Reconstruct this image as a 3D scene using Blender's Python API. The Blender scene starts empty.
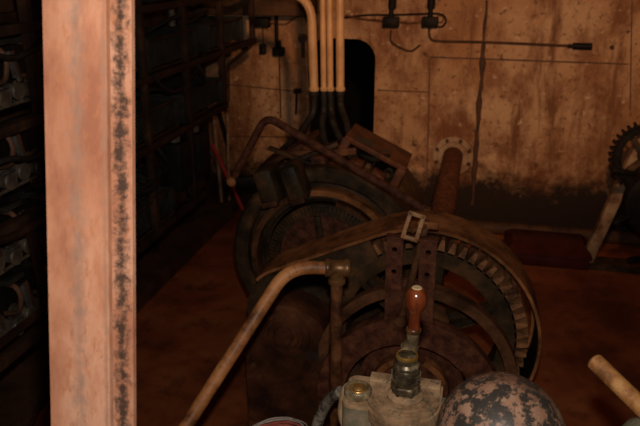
import bpy, bmesh, math, random
from mathutils import Vector as V, Matrix
random.seed(7)
PI = math.pi
sc = bpy.context.scene
COL = sc.collection

# ------------------------------------------------------------------ camera geometry
F = 700.0
CH = 1.7
PITCH = math.atan(258 / F)
YAW = math.atan(170 / math.hypot(F, 258))
FW = V((-math.sin(YAW) * math.cos(PITCH), math.cos(YAW) * math.cos(PITCH), -math.sin(PITCH)))
RT = V((math.cos(YAW), math.sin(YAW), 0))
UP = RT.cross(FW)
CP = V((0, 0, CH))


def ray(x, y):
    return FW + RT * ((x - 320) / F) - UP * ((y - 213) / F)


def dp(x, y, d):
    return CP + ray(x, y) * d


def pl(x, y, ax, val):
    r = ray(x, y)
    return CP + r * ((val - CP[ax]) / r[ax])


# ------------------------------------------------------------------ materials
def mat(name, stops, scale=8.0, detail=6.0, rough=(0.55, 0.85), metal=0.0, bump=0.25, dist=0.004,
        spots=None, stretch=None, bscale=None):
    """stops: [(pos,(r,g,b))...] over a noise; spots: (scale, lo, hi, colour) second speckle layer"""
    m = bpy.data.materials.new(name)
    m.use_nodes = True
    nt = m.node_tree
    N, L = nt.nodes, nt.links
    b = N['Principled BSDF']
    tc = N.new('ShaderNodeTexCoord')
    src = tc.outputs['Object']
    if stretch:
        mp = N.new('ShaderNodeMapping')
        mp.inputs['Scale'].default_value = stretch
        L.new(src, mp.inputs['Vector'])
        src = mp.outputs['Vector']
    n = N.new('ShaderNodeTexNoise')
    n.inputs['Scale'].default_value = scale
    n.inputs['Detail'].default_value = detail
    n.inputs['Roughness'].default_value = 0.65
    L.new(src, n.inputs['Vector'])
    r = N.new('ShaderNodeValToRGB')
    e = r.color_ramp.elements
    while len(e) < len(stops):
        e.new(0.5)
    for k, (p, c) in enumerate(stops):
        e[k].position = 0.5 + (p - 0.5) * 0.62
        e[k].color = (*c, 1)
    L.new(n.outputs['Fac'], r.inputs['Fac'])
    colour = r.outputs['Color']
    if spots:
        for (ss, lo, hi, c) in (spots if isinstance(spots, list) else [spots]):
            n2 = N.new('ShaderNodeTexNoise')
            n2.inputs['Scale'].default_value = ss
            n2.inputs['Detail'].default_value = 5
            n2.inputs['Roughness'].default_value = 0.7
            L.new(src, n2.inputs['Vector'])
            mr = N.new('ShaderNodeMapRange')
            mr.inputs['From Min'].default_value = lo
            mr.inputs['From Max'].default_value = hi
            L.new(n2.outputs['Fac'], mr.inputs['Value'])
            mx = N.new('ShaderNodeMix')
            mx.data_type = 'RGBA'
            L.new(mr.outputs['Result'], mx.inputs['Factor'])
            L.new(colour, mx.inputs['A'])
            mx.inputs['B'].default_value = (*c, 1)
            colour = mx.outputs['Result']
    L.new(colour, b.inputs['Base Color'])
    mr2 = N.new('ShaderNodeMapRange')
    mr2.inputs['To Min'].default_value = rough[0]
    mr2.inputs['To Max'].default_value = rough[1]
    L.new(n.outputs['Fac'], mr2.inputs['Value'])
    L.new(mr2.outputs['Result'], b.inputs['Roughness'])
    b.inputs['Metallic'].default_value = metal
    if bump:
        n3 = N.new('ShaderNodeTexNoise')
        n3.inputs['Scale'].default_value = bscale or scale * 5
        n3.inputs['Detail'].default_value = 6
        L.new(src, n3.inputs['Vector'])
        bp = N.new('ShaderNodeBump')
        bp.inputs['Strength'].default_value = bump
        bp.inputs['Distance'].default_value = dist
        L.new(n3.outputs['Fac'], bp.inputs['Height'])
        L.new(bp.outputs['Normal'], b.inputs['Normal'])
    return m


M = {}
M['post'] = mat('rusty_primer', [(0.25, (0.31, 0.12, 0.07)), (0.5, (0.46, 0.205, 0.12)), (0.75, (0.60, 0.32, 0.21))],
                scale=14, rough=(0.6, 0.85), bump=0.35, dist=0.001, spots=[(110, 0.52, 0.68, (0.40, 0.16, 0.08)), (28, 0.56, 0.72, (0.36, 0.17, 0.11))],
                stretch=(1, 1, 0.35), bscale=120)
M['machine'] = mat('oily_machine_paint', [(0.3, (0.024, 0.015, 0.008)), (0.55, (0.078, 0.043, 0.020)), (0.75, (0.19, 0.083, 0.032))],
                   scale=9, rough=(0.45, 0.8), bump=0.4)
M['machine_blue'] = mat('oily_blue_grey_paint', [(0.3, (0.022, 0.015, 0.008)), (0.55, (0.068, 0.040, 0.019)), (0.8, (0.17, 0.075, 0.030))],
                        scale=8, rough=(0.4, 0.75), bump=0.3)
M['rust_brown'] = mat('brown_rust', [(0.3, (0.055, 0.022, 0.010)), (0.5, (0.13, 0.052, 0.022)), (0.75, (0.22, 0.09, 0.038))],
                      scale=11, rough=(0.55, 0.85), bump=0.4, dist=0.003)
M['rust_dust'] = mat('dusty_rust', [(0.3, (0.14, 0.052, 0.019)), (0.55, (0.38, 0.145, 0.050)), (0.75, (0.54, 0.215, 0.077))],
                     scale=10, rough=(0.7, 0.95), bump=0.3)
M['tooth_rust'] = mat('orange_tooth_rust', [(0.3, (0.12, 0.048, 0.019)), (0.55, (0.36, 0.15, 0.058)), (0.75, (0.52, 0.23, 0.09))],
                       scale=16, rough=(0.6, 0.9), bump=0.4)
M['rust_plate'] = mat('dark_red_rust', [(0.3, (0.065, 0.022, 0.012)), (0.55, (0.14, 0.048, 0.025)), (0.75, (0.22, 0.078, 0.038))],
                      scale=30, rough=(0.55, 0.8), bump=0.5, dist=0.002)
M['casing'] = mat('oil_soaked_rusty_casing', [(0.3, (0.035, 0.014, 0.008)), (0.55, (0.10, 0.034, 0.015)), (0.75, (0.19, 0.07, 0.03))],
                 scale=7, rough=(0.4, 0.7), bump=0.35, spots=(6, 0.58, 0.66, (0.035, 0.036, 0.030)))
M['rail'] = mat('worn_painted_pipe', [(0.3, (0.10, 0.036, 0.012)), (0.5, (0.38, 0.140, 0.042)), (0.75, (0.60, 0.255, 0.085))],
                scale=12, rough=(0.45, 0.65), bump=0.2, dist=0.001, spots=(35, 0.6, 0.72, (0.05, 0.025, 0.012)))
M['rail_dark'] = mat('dirty_painted_pipe', [(0.3, (0.035, 0.013, 0.006)), (0.5, (0.115, 0.042, 0.016)), (0.75, (0.25, 0.095, 0.034))],
                     scale=16, rough=(0.35, 0.6), bump=0.2, dist=0.001)
M['conduit'] = mat('tan_conduit_paint', [(0.3, (0.34, 0.18, 0.08)), (0.55, (0.52, 0.30, 0.14)), (0.8, (0.58, 0.36, 0.18))],
                   scale=10, rough=(0.4, 0.6), bump=0.1, dist=0.001, spots=(20, 0.6, 0.7, (0.20, 0.09, 0.04)), stretch=(1, 1, 0.4))
M['rubber'] = mat('black_cable_rubber', [(0.3, (0.010, 0.009, 0.008)), (0.7, (0.026, 0.022, 0.018))], scale=20, rough=(0.5, 0.7), bump=0.1)
M['black'] = mat('black_iron', [(0.3, (0.006, 0.005, 0.005)), (0.7, (0.018, 0.013, 0.010))], scale=15, rough=(0.45, 0.7), bump=0.2)
M['grid'] = mat('resistor_grid_iron', [(0.3, (0.014, 0.013, 0.010)), (0.7, (0.034, 0.028, 0.020))], scale=18, rough=(0.5, 0.8), bump=0.3)
M['frame'] = mat('rack_frame_rust', [(0.3, (0.022, 0.011, 0.007)), (0.6, (0.050, 0.022, 0.011)), (0.8, (0.09, 0.04, 0.02))],
                 scale=10, rough=(0.55, 0.8), bump=0.3)
M['porcelain'] = mat('dirty_porcelain', [(0.3, (0.055, 0.040, 0.028)), (0.7, (0.16, 0.118, 0.082))], scale=14, rough=(0.4, 0.7), bump=0.1)
M['copper'] = mat('dull_copper_strap', [(0.3, (0.10, 0.048, 0.028)), (0.7, (0.22, 0.10, 0.055))], scale=14, rough=(0.45, 0.7), metal=0.3, bump=0.2)
M['dull_steel'] = mat('dull_steel', [(0.3, (0.06, 0.055, 0.05)), (0.7, (0.20, 0.19, 0.175))], scale=14, rough=(0.35, 0.6), metal=0.4, bump=0.1)
M['casting'] = mat('dusty_controller_casting', [(0.25, (0.11, 0.065, 0.034)), (0.5, (0.29, 0.175, 0.093)), (0.75, (0.46, 0.295, 0.165))],
                   scale=22, rough=(0.55, 0.85), bump=0.3, dist=0.0015, spots=[(55, 0.55, 0.66, (0.10, 0.085, 0.055)), (120, 0.58, 0.68, (0.40, 0.32, 0.22))], bscale=160)
M['casting_side'] = mat('grey_green_casting', [(0.3, (0.07, 0.08, 0.055)), (0.55, (0.17, 0.15, 0.095)), (0.75, (0.30, 0.22, 0.14))],
                        scale=16, rough=(0.5, 0.8), bump=0.3, dist=0.0015, bscale=120)
M['nickel'] = mat('worn_nickel', [(0.3, (0.12, 0.09, 0.05)), (0.6, (0.34, 0.26, 0.15)), (0.8, (0.60, 0.49, 0.32))],
                  scale=40, rough=(0.22, 0.42), metal=0.45, bump=0.1, dist=0.0006)
M['nickel_dark'] = mat('tarnished_nickel', [(0.3, (0.030, 0.022, 0.014)), (0.6, (0.12, 0.088, 0.05)), (0.8, (0.36, 0.28, 0.17))],
                       scale=45, rough=(0.22, 0.45), metal=0.45, bump=0.2, dist=0.0006)
M['brass'] = mat('bright_worn_brass', [(0.3, (0.50, 0.27, 0.06)), (0.7, (0.80, 0.50, 0.16))], scale=40, rough=(0.25, 0.4), metal=0.8, bump=0.1, dist=0.0005)
M['brass_dull'] = mat('dull_brass', [(0.3, (0.075, 0.032, 0.012)), (0.7, (0.24, 0.11, 0.04))], scale=25, rough=(0.3, 0.5), metal=0.4, bump=0.2, dist=0.001)
M['wood'] = mat('varnished_red_wood', [(0.3, (0.050, 0.010, 0.005)), (0.55, (0.12, 0.024, 0.008)), (0.8, (0.22, 0.052, 0.016))],
                scale=18, rough=(0.12, 0.24), bump=0.05, dist=0.0005, stretch=(1.6, 1.6, 0.4))
M['wood'].node_tree.nodes['Principled BSDF'].inputs['Coat Weight'].default_value = 0.7
M['wood'].node_tree.nodes['Principled BSDF'].inputs['Coat Roughness'].default_value = 0.15
M['wood_pale'] = mat('pale_end_grain', [(0.3, (0.45, 0.30, 0.15)), (0.7, (0.62, 0.46, 0.28))], scale=60, rough=(0.5, 0.8), bump=0.1, dist=0.0005)
M['stick'] = mat('worn_ochre_grip', [(0.3, (0.20, 0.080, 0.026)), (0.55, (0.45, 0.205, 0.066)), (0.8, (0.60, 0.33, 0.125))],
                 scale=26, rough=(0.4, 0.65), bump=0.2, dist=0.001, spots=(50, 0.60, 0.68, (0.15, 0.10, 0.06)))
M['dome'] = mat('mottled_rusty_dome', [(0.38, (0.17, 0.085, 0.052)), (0.55, (0.27, 0.145, 0.092)), (0.75, (0.36, 0.21, 0.14))],
                scale=14, rough=(0.4, 0.6), bump=0.2, dist=0.001,
                spots=[(46, 0.475, 0.53, (0.036, 0.030, 0.025)), (75, 0.54, 0.60, (0.045, 0.036, 0.03)), (60, 0.60, 0.68, (0.32, 0.19, 0.125))], bscale=90)
M['pale_paint'] = mat('flaking_cream_paint', [(0.3, (0.13, 0.055, 0.024)), (0.5, (0.32, 0.19, 0.105)), (0.75, (0.48, 0.34, 0.21))],
                      scale=9, rough=(0.5, 0.8), bump=0.3)
M['red_lid'] = mat('faded_red_paint', [(0.3, (0.042, 0.008, 0.005)), (0.7, (0.08, 0.013, 0.009))], scale=8, rough=(0.35, 0.6), bump=0.2)
M['red_rod'] = mat('red_rod_paint', [(0.3, (0.42, 0.022, 0.018)), (0.7, (0.60, 0.05, 0.035))], scale=14, rough=(0.4, 0.6), bump=0.1)
M['wire'] = mat('bare_grey_wire', [(0.3, (0.30, 0.24, 0.21)), (0.7, (0.55, 0.47, 0.42))], scale=30, rough=(0.35, 0.6), metal=0.1, bump=0)
M['wire_red'] = mat('pink_insulated_wire', [(0.3, (0.34, 0.07, 0.05)), (0.7, (0.45, 0.13, 0.09))], scale=30, rough=(0.4, 0.6), bump=0)
M['sheath'] = mat('grey_braided_sheath', [(0.35, (0.06, 0.05, 0.04)), (0.6, (0.26, 0.22, 0.17))], scale=70, rough=(0.6, 0.8), bump=0.5, dist=0.002)
M['stain'] = mat('rust_run', [(0.3, (0.035, 0.014, 0.007)), (0.7, (0.10, 0.04, 0.016))], scale=14, rough=(0.6, 0.9), bump=0.3)
M['seam'] = mat('rusted_weld', [(0.3, (0.06, 0.028, 0.014)), (0.7, (0.16, 0.075, 0.035))], scale=14, rough=(0.6, 0.9), bump=0.3)
M['void'] = mat('recess_shade_black', [(0.3, (0.005, 0.004, 0.004)), (0.7, (0.011, 0.008, 0.006))], scale=6, rough=(0.7, 0.9), bump=0.2)  # near-black colour paints in the shade behind the oval opening
M['ceiling'] = mat('sooty_ceiling_paint', [(0.3, (0.10, 0.055, 0.03)), (0.7, (0.22, 0.13, 0.075))], scale=3, rough=(0.6, 0.9), bump=0.2)
M['beam'] = mat('brown_beam_paint', [(0.3, (0.05, 0.024, 0.012)), (0.7, (0.13, 0.06, 0.028))], scale=6, rough=(0.6, 0.9), bump=0.2)


def wall_mat():
    """cream paint over steel: broad yellowing, rust bloom, speckle, vertical runs, rust blotches and a ragged near-black band along the foot"""
    m = bpy.data.materials.new('rust_stained_cream_paint')
    m.use_nodes = True
    nt = m.node_tree
    N, L = nt.nodes, nt.links
    b = N['Principled BSDF']
    geo = N.new('ShaderNodeNewGeometry')
    pos = geo.outputs['Position']

    def noise(scale, detail=6, rough=0.65, st=None):
        s = pos
        if st:
            mp = N.new('ShaderNodeMapping')
            mp.inputs['Scale'].default_value = st
            L.new(pos, mp.inputs['Vector'])
            s = mp.outputs['Vector']
        n = N.new('ShaderNodeTexNoise')
        n.inputs['Scale'].default_value = scale
        n.inputs['Detail'].default_value = detail
        n.inputs['Roughness'].default_value = rough
        L.new(s, n.inputs['Vector'])
        return n.outputs['Fac']

    def ramp(fac, lo, hi):
        r = N.new('ShaderNodeMapRange')
        r.inputs['From Min'].default_value = lo
        r.inputs['From Max'].default_value = hi
        L.new(fac, r.inputs['Value'])
        return r.outputs['Result']

    def mix(f, a, c):
        x = N.new('ShaderNodeMix')
        x.data_type = 'RGBA'
        L.new(f, x.inputs['Factor'])
        if isinstance(a, tuple):
            x.inputs['A'].default_value = (*a, 1)
        else:
            L.new(a, x.inputs['A'])
        x.inputs['B'].default_value = (*c, 1)
        return x.outputs['Result']

    c = mix(ramp(noise(1.7), 0.38, 0.62), (0.60, 0.37, 0.21), (0.40, 0.185, 0.075))
    c = mix(ramp(noise(4.5, 8, 0.7, (1, 1, 0.6)), 0.46, 0.64), c, (0.22, 0.080, 0.028))
    c = mix(ramp(noise(9, 5, 0.65, (1, 1, 0.18)), 0.54, 0.68), c, (0.20, 0.078, 0.030))
    c = mix(ramp(noise(26, 5, 0.7), 0.55, 0.66), c, (0.17, 0.065, 0.025))
    c = mix(ramp(noise(12, 6, 0.65), 0.62, 0.68), c, (0.07, 0.028, 0.013))
    c = mix(ramp(noise(16, 6, 0.7), 0.585, 0.67), c, (0.66, 0.44, 0.27))
    # rust blotches low down, then a near-black foot band with ragged edge
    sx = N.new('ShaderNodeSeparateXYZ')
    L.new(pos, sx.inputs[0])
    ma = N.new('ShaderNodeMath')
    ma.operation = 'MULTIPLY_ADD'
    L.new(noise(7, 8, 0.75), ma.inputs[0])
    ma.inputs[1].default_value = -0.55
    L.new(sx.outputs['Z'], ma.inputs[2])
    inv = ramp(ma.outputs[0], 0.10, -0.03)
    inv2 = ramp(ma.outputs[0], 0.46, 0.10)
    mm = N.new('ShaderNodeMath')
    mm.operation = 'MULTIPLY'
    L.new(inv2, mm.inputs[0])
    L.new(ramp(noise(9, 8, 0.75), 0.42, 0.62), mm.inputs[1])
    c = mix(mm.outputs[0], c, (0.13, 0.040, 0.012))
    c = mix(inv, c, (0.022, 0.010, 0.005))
    L.new(c, b.inputs['Base Color'])
    b.inputs['Roughness'].default_value = 0.62
    bp = N.new('ShaderNodeBump')
    bp.inputs['Strength'].default_value = 0.3
    bp.inputs['Distance'].default_value = 0.01
    L.new(noise(18, 6), bp.inputs['Height'])
    L.new(bp.outputs['Normal'], b.inputs['Normal'])
    return m


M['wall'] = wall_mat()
M['floor'] = mat('red_oxide_deck', [(0.3, (0.17, 0.042, 0.015)), (0.52, (0.38, 0.098, 0.031)), (0.75, (0.50, 0.16, 0.052))],
                 scale=2.2, detail=9, rough=(0.45, 0.8), bump=0.25, dist=0.006,
                 spots=(4.5, 0.55, 0.72, (0.12, 0.036, 0.015)), bscale=25)


for nm_, lv in (('black', .15), ('grid', .2), ('rubber', .25), ('frame', .2), ('machine', .25), ('machine_blue', .25), ('rust_plate', .2),
                ('rust_brown', .2), ('rust_dust', .15), ('casing', .25), ('void', .1), ('beam', .2), ('floor', .3), ('red_lid', .25), ('wall', .3), ('post', .25)):
    M[nm_].node_tree.nodes['Principled BSDF'].inputs['Specular IOR Level'].default_value = lv

# ------------------------------------------------------------------ mesh builder
def axis_mat(axis):
    return V(axis).normalized().to_track_quat('Z', 'Y').to_matrix()


class MB:
    def __init__(s):
        s.bm = bmesh.new()

    def box(s, c, size, rot=None, bevel=0.0):
        vs = bmesh.ops.create_cube(s.bm, size=1.0)['verts']
        for v in vs:
            v.co = V((v.co.x * size[0], v.co.y * size[1], v.co.z * size[2]))
        if bevel:
            es = list({e for v in vs for e in v.link_edges})
            r = bmesh.ops.bevel(s.bm, geom=es, offset=bevel, segments=2, profile=0.5, affect='EDGES')
            vs = list({v for f in r['faces'] for v in f.verts} | {v for v in vs if v.is_valid})
        for v in vs:
            if rot is not None:
                v.co = rot @ v.co
            v.co += V(c)
        return s

    def bar(s, a, b, w, h, upv=(0, 0, 1), bevel=0.0):
        """rectangular bar from a to b; w across, h along upv"""
        a, b = V(a), V(b)
        d = (b - a)
        z = d.normalized()
        x = V(upv).cross(z)
        if x.length < 1e-5:
            x = V((1, 0, 0)).cross(z)
        x.normalize()
        y = z.cross(x)
        R = Matrix((x, y, z)).transposed()
        return s.box((a + b) / 2, (w, h, d.length), R, bevel)

    def lathe(s, prof, o, axis=(0, 0, 1), seg=32, a0=0.0, a1=2 * PI, closed=True):
        """prof: [(r,h)] revolved about axis through o"""
        R = axis_mat(axis)
        o = V(o)
        full = abs(a1 - a0 - 2 * PI) < 1e-6
        n = seg if full else seg + 1
        rings = []
        for (r, h) in prof:
            if r < 1e-6:
                rings.append([s.bm.verts.new(o + R @ V((0, 0, h)))])
            else:
                rings.append([s.bm.verts.new(o + R @ V((r * math.cos(a0 + (a1 - a0) * k / seg),
                                                        r * math.sin(a0 + (a1 - a0) * k / seg), h))) for k in range(n)])
        for A, B in zip(rings, rings[1:]):
            for k in range(seg):
                k2 = (k + 1) % n
                try:
                    if len(A) == 1 and len(B) == 1:
                        continue
                    if len(A) == 1:
                        s.bm.faces.new((A[0], B[k], B[k2]))
                    elif len(B) == 1:
                        s.bm.faces.new((A[k], B[0], A[k2]))
                    else:
                        s.bm.faces.new((A[k], B[k], B[k2], A[k2]))
                except ValueError:
                    pass
        return s

    def cyl(s, a, b, r, r2=None, seg=20):
        a, b = V(a), V(b)
        h = (b - a).length
        r2 = r if r2 is None else r2
        return s.lathe([(0, 0), (r, 0), (r2, h), (0, h)], a, b - a, seg)

    def ring(s, o, axis, r0, r1, h0, h1, seg=48):
        return s.lathe([(r0, h0), (r1, h0), (r1, h1), (r0, h1), (r0, h0)], o, axis, seg)

    def arcband(s, o, r0, r1, a0, a1, y0, y1, seg=28):
        """solid band in the XZ plane; angle 0 = +X, 90 deg = +Z; depth y0..y1"""
        q = []
        for k in range(seg + 1):
            a = a0 + (a1 - a0) * k / seg
            c, sn = math.cos(a), math.sin(a)
            q.append([s.bm.verts.new((o[0] + r * c, y, o[2] + r * sn)) for (r, y) in ((r0, y0), (r1, y0), (r1, y1), (r0, y1))])
        for A, B in zip(q, q[1:]):
            for k in range(4):
                s.bm.faces.new((A[k], A[(k + 1) % 4], B[(k + 1) % 4], B[k]))
        s.bm.faces.new(q[0][::-1])
        s.bm.faces.new(q[-1])
        return s

    def tube(s, pts, r, seg=12, fillet=0.0, fs=7, caps=True):
        pts = [V(p) for p in pts]
        if fillet:
            out = [pts[0]]
            for a, b, c in zip(pts, pts[1:], pts[2:]):
                u, w = (a - b), (c - b)
                f = min(fillet, u.length * 0.49, w.length * 0.49)
                p0, p2 = b + u.normalized() * f, b + w.normalized() * f
                for k in range(fs + 1):
                    t = k / fs
                    out.append(p0 * (1 - t) ** 2 + b * 2 * t * (1 - t) + p2 * t * t)
            out.append(pts[-1])
            pts = out
        rings = []
        t = (pts[1] - pts[0]).normalized()
        x = t.orthogonal().normalized()
        for k, p in enumerate(pts):
            tn = (pts[min(k + 1, len(pts) - 1)] - pts[max(k - 1, 0)]).normalized()
            x = (x - tn * x.dot(tn)).normalized()
            y = tn.cross(x)
            rr = r[k] if isinstance(r, (list, tuple)) else r
            rings.append([s.bm.verts.new(p + x * rr * math.cos(2 * PI * j / seg) + y * rr * math.sin(2 * PI * j / seg)) for j in range(seg)])
        for A, B in zip(rings, rings[1:]):
            for j in range(seg):
                s.bm.faces.new((A[j], A[(j + 1) % seg], B[(j + 1) % seg], B[j]))
        if caps:
            s.bm.faces.new(rings[0][::-1])
            s.bm.faces.new(rings[-1])
        return s

    def spline(s, ctrl, r, seg=10, n=10):
        """smooth tube through control points"""
        P = [V(p) for p in ctrl]
        P = [P[0] * 2 - P[1]] + P + [P[-1] * 2 - P[-2]]
        out = []
        for i in range(1, len(P) - 2):
            for k in range(n):
                t = k / n
                a, b, c, d = P[i - 1], P[i], P[i + 1], P[i + 2]
                out.append(0.5 * ((2 * b) + (c - a) * t + (2 * a - 5 * b + 4 * c - d) * t * t + (3 * b - a - 3 * c + d) * t ** 3))
        out.append(P[-2])
        return s.tube(out, r, seg)

    def prism(s, loop, o, ex, ey, ez, h0, h1):
        """2D loop extruded: points o + ex*u + ey*v, between h0 and h1 along ez"""
        o, ex, ey, ez = V(o), V(ex), V(ey), V(ez)
        A = [s.bm.verts.new(o + ex * u + ey * v + ez * h0) for (u, v) in loop]
        B = [s.bm.verts.new(o + ex * u + ey * v + ez * h1) for (u, v) in loop]
        n = len(loop)
        s.bm.faces.new(A[::-1])
        s.bm.faces.new(B)
        for k in range(n):
            s.bm.faces.new((A[k], A[(k + 1) % n], B[(k + 1) % n], B[k]))
        return s

    def holed(s, loops, y0, y1):
        """plate in the XZ plane with holes (first loop is the outline), depth y0..y1"""
        cu = bpy.data.curves.new('c', 'CURVE')
        cu.dimensions = '2D'
        cu.fill_mode = 'BOTH'
        cu.extrude = (y1 - y0) / 2
        for lp in loops:
            sp = cu.splines.new('POLY')
            sp.points.add(len(lp) - 1)
            for p, (u, v) in zip(sp.points, lp):
                p.co = (u, v, 0, 1)
            sp.use_cyclic_u = True
        ob = bpy.data.objects.new('c', cu)
        COL.objects.link(ob)
        dg = bpy.context.evaluated_depsgraph_get()
        me = bpy.data.meshes.new_from_object(ob.evaluated_get(dg))
        b2 = bmesh.new()
        b2.from_mesh(me)
        mp = {}
        for v in b2.verts:
            mp[v] = s.bm.verts.new((v.co.x, (y0 + y1) / 2 + v.co.z, v.co.y))
        for f in b2.faces:
            try:
                s.bm.faces.new([mp[v] for v in f.verts])
            except ValueError:
                pass
        b2.free()
        bpy.data.objects.remove(ob)
        bpy.data.curves.remove(cu)
        bpy.data.meshes.remove(me)
        return s


def wloc(o):
    p = V((0, 0, 0))
    while o:
        p += o.location
        o = o.parent
    return p


def obj(name, mb, m, parent=None, base=None, label=None, smooth=38):
    bm = mb.bm
    bmesh.ops.remove_doubles(bm, verts=bm.verts, dist=1e-5)
    bmesh.ops.recalc_face_normals(bm, faces=bm.faces)
    if parent is None:
        if base is None:
            xs = [v.co for v in bm.verts]
            base = V((sum(c.x for c in xs) / len(xs), sum(c.y for c in xs) / len(xs), min(c.z for c in xs)))
        off = V(base)
    else:
        off = wloc(parent)
    for v in bm.verts:
        v.co -= off
    for f in bm.faces:
        f.smooth = True
    me = bpy.data.meshes.new(name)
    bm.to_mesh(me)
    bm.free()
    me.set_sharp_from_angle(angle=math.radians(smooth))
    me.materials.append(M[m])
    o = bpy.data.objects.new(name, me)
    COL.objects.link(o)
    if parent is None:
        o.location = off
    else:
        o.parent = parent
    if label:
        o['label'] = label
    return o


def tag(o, label, cat, group=None, kind=None):
    o['label'] = label
    o['category'] = cat
    if group:
        o['group'] = group
    if kind:
        o['kind'] = kind
    return o


def thing(name, label, cat, loc, group=None):
    o = bpy.data.objects.new(name, None)
    o.empty_display_size = 0.05
    COL.objects.link(o)
    o.location = loc
    return tag(o, label, cat, group)


def struct(name, mb, m):
    o = obj(name, mb, m, base=(0, 0, 0))
    o['kind'] = 'structure'
    return o


def dup(root, loc, label):
    r = root.copy()
    COL.objects.link(r)
    r.location = loc
    r['label'] = label
    for ch in list(root.children):
        c = ch.copy()
        COL.objects.link(c)
        c.parent = r
        for g in ch.children:
            d = g.copy()
            COL.objects.link(d)
            d.parent = c
    return r


def circle(cx, cy, r, n=16):
    return [(cx + r * math.cos(2 * PI * k / n), cy + r * math.sin(2 * PI * k / n)) for k in range(n)]


# ------------------------------------------------------------------ the room
XL, XR, YB, YF, ZC = -1.82, 2.6, 4.5, -1.2, 2.35
struct('floor', MB().box(((XL + XR) / 2, (YB + YF) / 2, -0.05), (XR - XL + .2, YB - YF + .2, 0.1)), 'floor')
struct('ceiling', MB().box(((XL + XR) / 2, (YB + YF) / 2, ZC + 0.05), (XR - XL + .2, YB - YF + .2, 0.1)), 'ceiling')
struct('wall_left', MB().box((XL - 0.05, (YB + YF) / 2, ZC / 2), (0.1, YB - YF + .2, ZC)), 'beam')
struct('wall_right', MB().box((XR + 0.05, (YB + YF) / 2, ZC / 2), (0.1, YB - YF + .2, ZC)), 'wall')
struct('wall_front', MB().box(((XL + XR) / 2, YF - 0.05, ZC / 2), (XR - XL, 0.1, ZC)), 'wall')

# back wall with a round-cornered oval opening in it
HX0, HX1, HZ0, HZ1, HR = -1.10, -0.66, 0.42, 1.20, 0.13


def rrect(x0, x1, z0, z1, r, n=6):
    out = []
    for (cx, cz, a) in ((x1 - r, z1 - r, 0), (x0 + r, z1 - r, 90), (x0 + r, z0 + r, 180), (x1 - r, z0 + r, 270)):
        for k in range(n + 1):
            t = math.radians(a + 90 * k / n)
            out.append((cx + r * math.cos(t), cz + r * math.sin(t)))
    return out


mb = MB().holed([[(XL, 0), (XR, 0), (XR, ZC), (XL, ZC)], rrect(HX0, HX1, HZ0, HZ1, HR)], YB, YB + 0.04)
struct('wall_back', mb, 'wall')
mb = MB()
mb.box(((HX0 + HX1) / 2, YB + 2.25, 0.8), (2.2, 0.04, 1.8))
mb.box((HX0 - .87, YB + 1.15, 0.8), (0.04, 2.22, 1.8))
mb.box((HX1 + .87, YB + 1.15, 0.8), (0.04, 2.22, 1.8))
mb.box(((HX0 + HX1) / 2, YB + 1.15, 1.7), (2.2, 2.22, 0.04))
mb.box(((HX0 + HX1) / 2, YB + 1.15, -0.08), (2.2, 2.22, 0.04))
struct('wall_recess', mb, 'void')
rr0, rr1 = rrect(HX0, HX1, HZ0, HZ1, HR), rrect(HX0 - .016, HX1 + .016, HZ0 - .016, HZ1 + .016, HR + .016)
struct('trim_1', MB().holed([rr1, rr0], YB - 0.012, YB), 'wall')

# welded seams and the doubler plate edge on the back wall
def seam(n, pts, w=0.008, m='seam', t=0.006):
    mb = MB()
    for a, b in zip(pts, pts[1:]):
        mb.bar((a[0], YB - t / 2, a[1]), (b[0], YB - t / 2, b[1]), t, w, (0, 0, 1) if abs(a[0] - b[0]) > abs(a[1] - b[1]) else (1, 0, 0))
    struct('trim_%d' % n, mb, m)


def wp(x, y):
    p = pl(x, y, 1, YB)
    return (p.x, p.z)


seam(2, [wp(430, 57), wp(628, 64)])
seam(3, [wp(430, 58), wp(427, 175)], 0.007)
seam(4, [wp(376, 90), wp(429, 92)], 0.006)
seam(5, [wp(225, 84), wp(303, 92)], 0.006)
seam(6, [wp(228, 136), wp(298, 137)], 0.006)
seam(7, [wp(632, 0), wp(630, 110)], 0.006)
# flaked rust run down the wall: an uneven strip of scale
mb = MB()
prev = None
for k in range(27):
    t = k / 26
    c = wp(487 - 15 * t + random.uniform(-.7, .7), 205 * t)
    w = (0.013 + random.uniform(-.005, .007)) * (1.15 if 0.25 < t < 0.85 else 0.75)
    cur = [mb.bm.verts.new((c[0] + dx, yy, c[1])) for dx, yy in ((-w, YB), (-w * .7, YB - .006), (w * .7, YB - .006), (w, YB))]
    if prev:
        for j in range(3):
            mb.bm.faces.new((prev[j], prev[j + 1], cur[j + 1], cur[j]))
    prev = cur
struct('trim_8', mb, 'stain')
# ceiling beam across the rear left corner
struct('trim_9', MB().box(((XL - 1.04) / 2, YB - 0.10, 1.41), (-1.04 - XL, 0.2, 0.12)), 'beam')

# ------------------------------------------------------------------ leaning steel post in the foreground
A0, A1 = dp(93, 0, 0.78), dp(98, 426, 0.845)
d = (A1 - A0).normalized()
foot = A0 + d * ((0 - A0.z) / d.z)
head = A0 + d * ((ZC - A0.z) / d.z)
t = thing('steel_post', 'rust-pink steel H-section post leaning close to the camera, full height at the left', 'post', (foot.x, foot.y, 0))
xx = V((1, 0, 0))
xx = (xx - d * xx.dot(d)).normalized()
yy = d.cross(xx)
if yy.y < 0:
    yy = -yy


def hloop(w, dep, tf, tw):
    # H outline, u across, v depth (front flange at -dep/2)
    W, D = w / 2, dep / 2
    return [(-W, -D), (W, -D), (W, -D + tf), (tw, -D + tf), (tw, D - tf), (W, D - tf), (W, D), (-W, D), (-W, D - tf), (-tw, D - tf), (-tw, -D + tf), (-W, -D + tf)]


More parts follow.
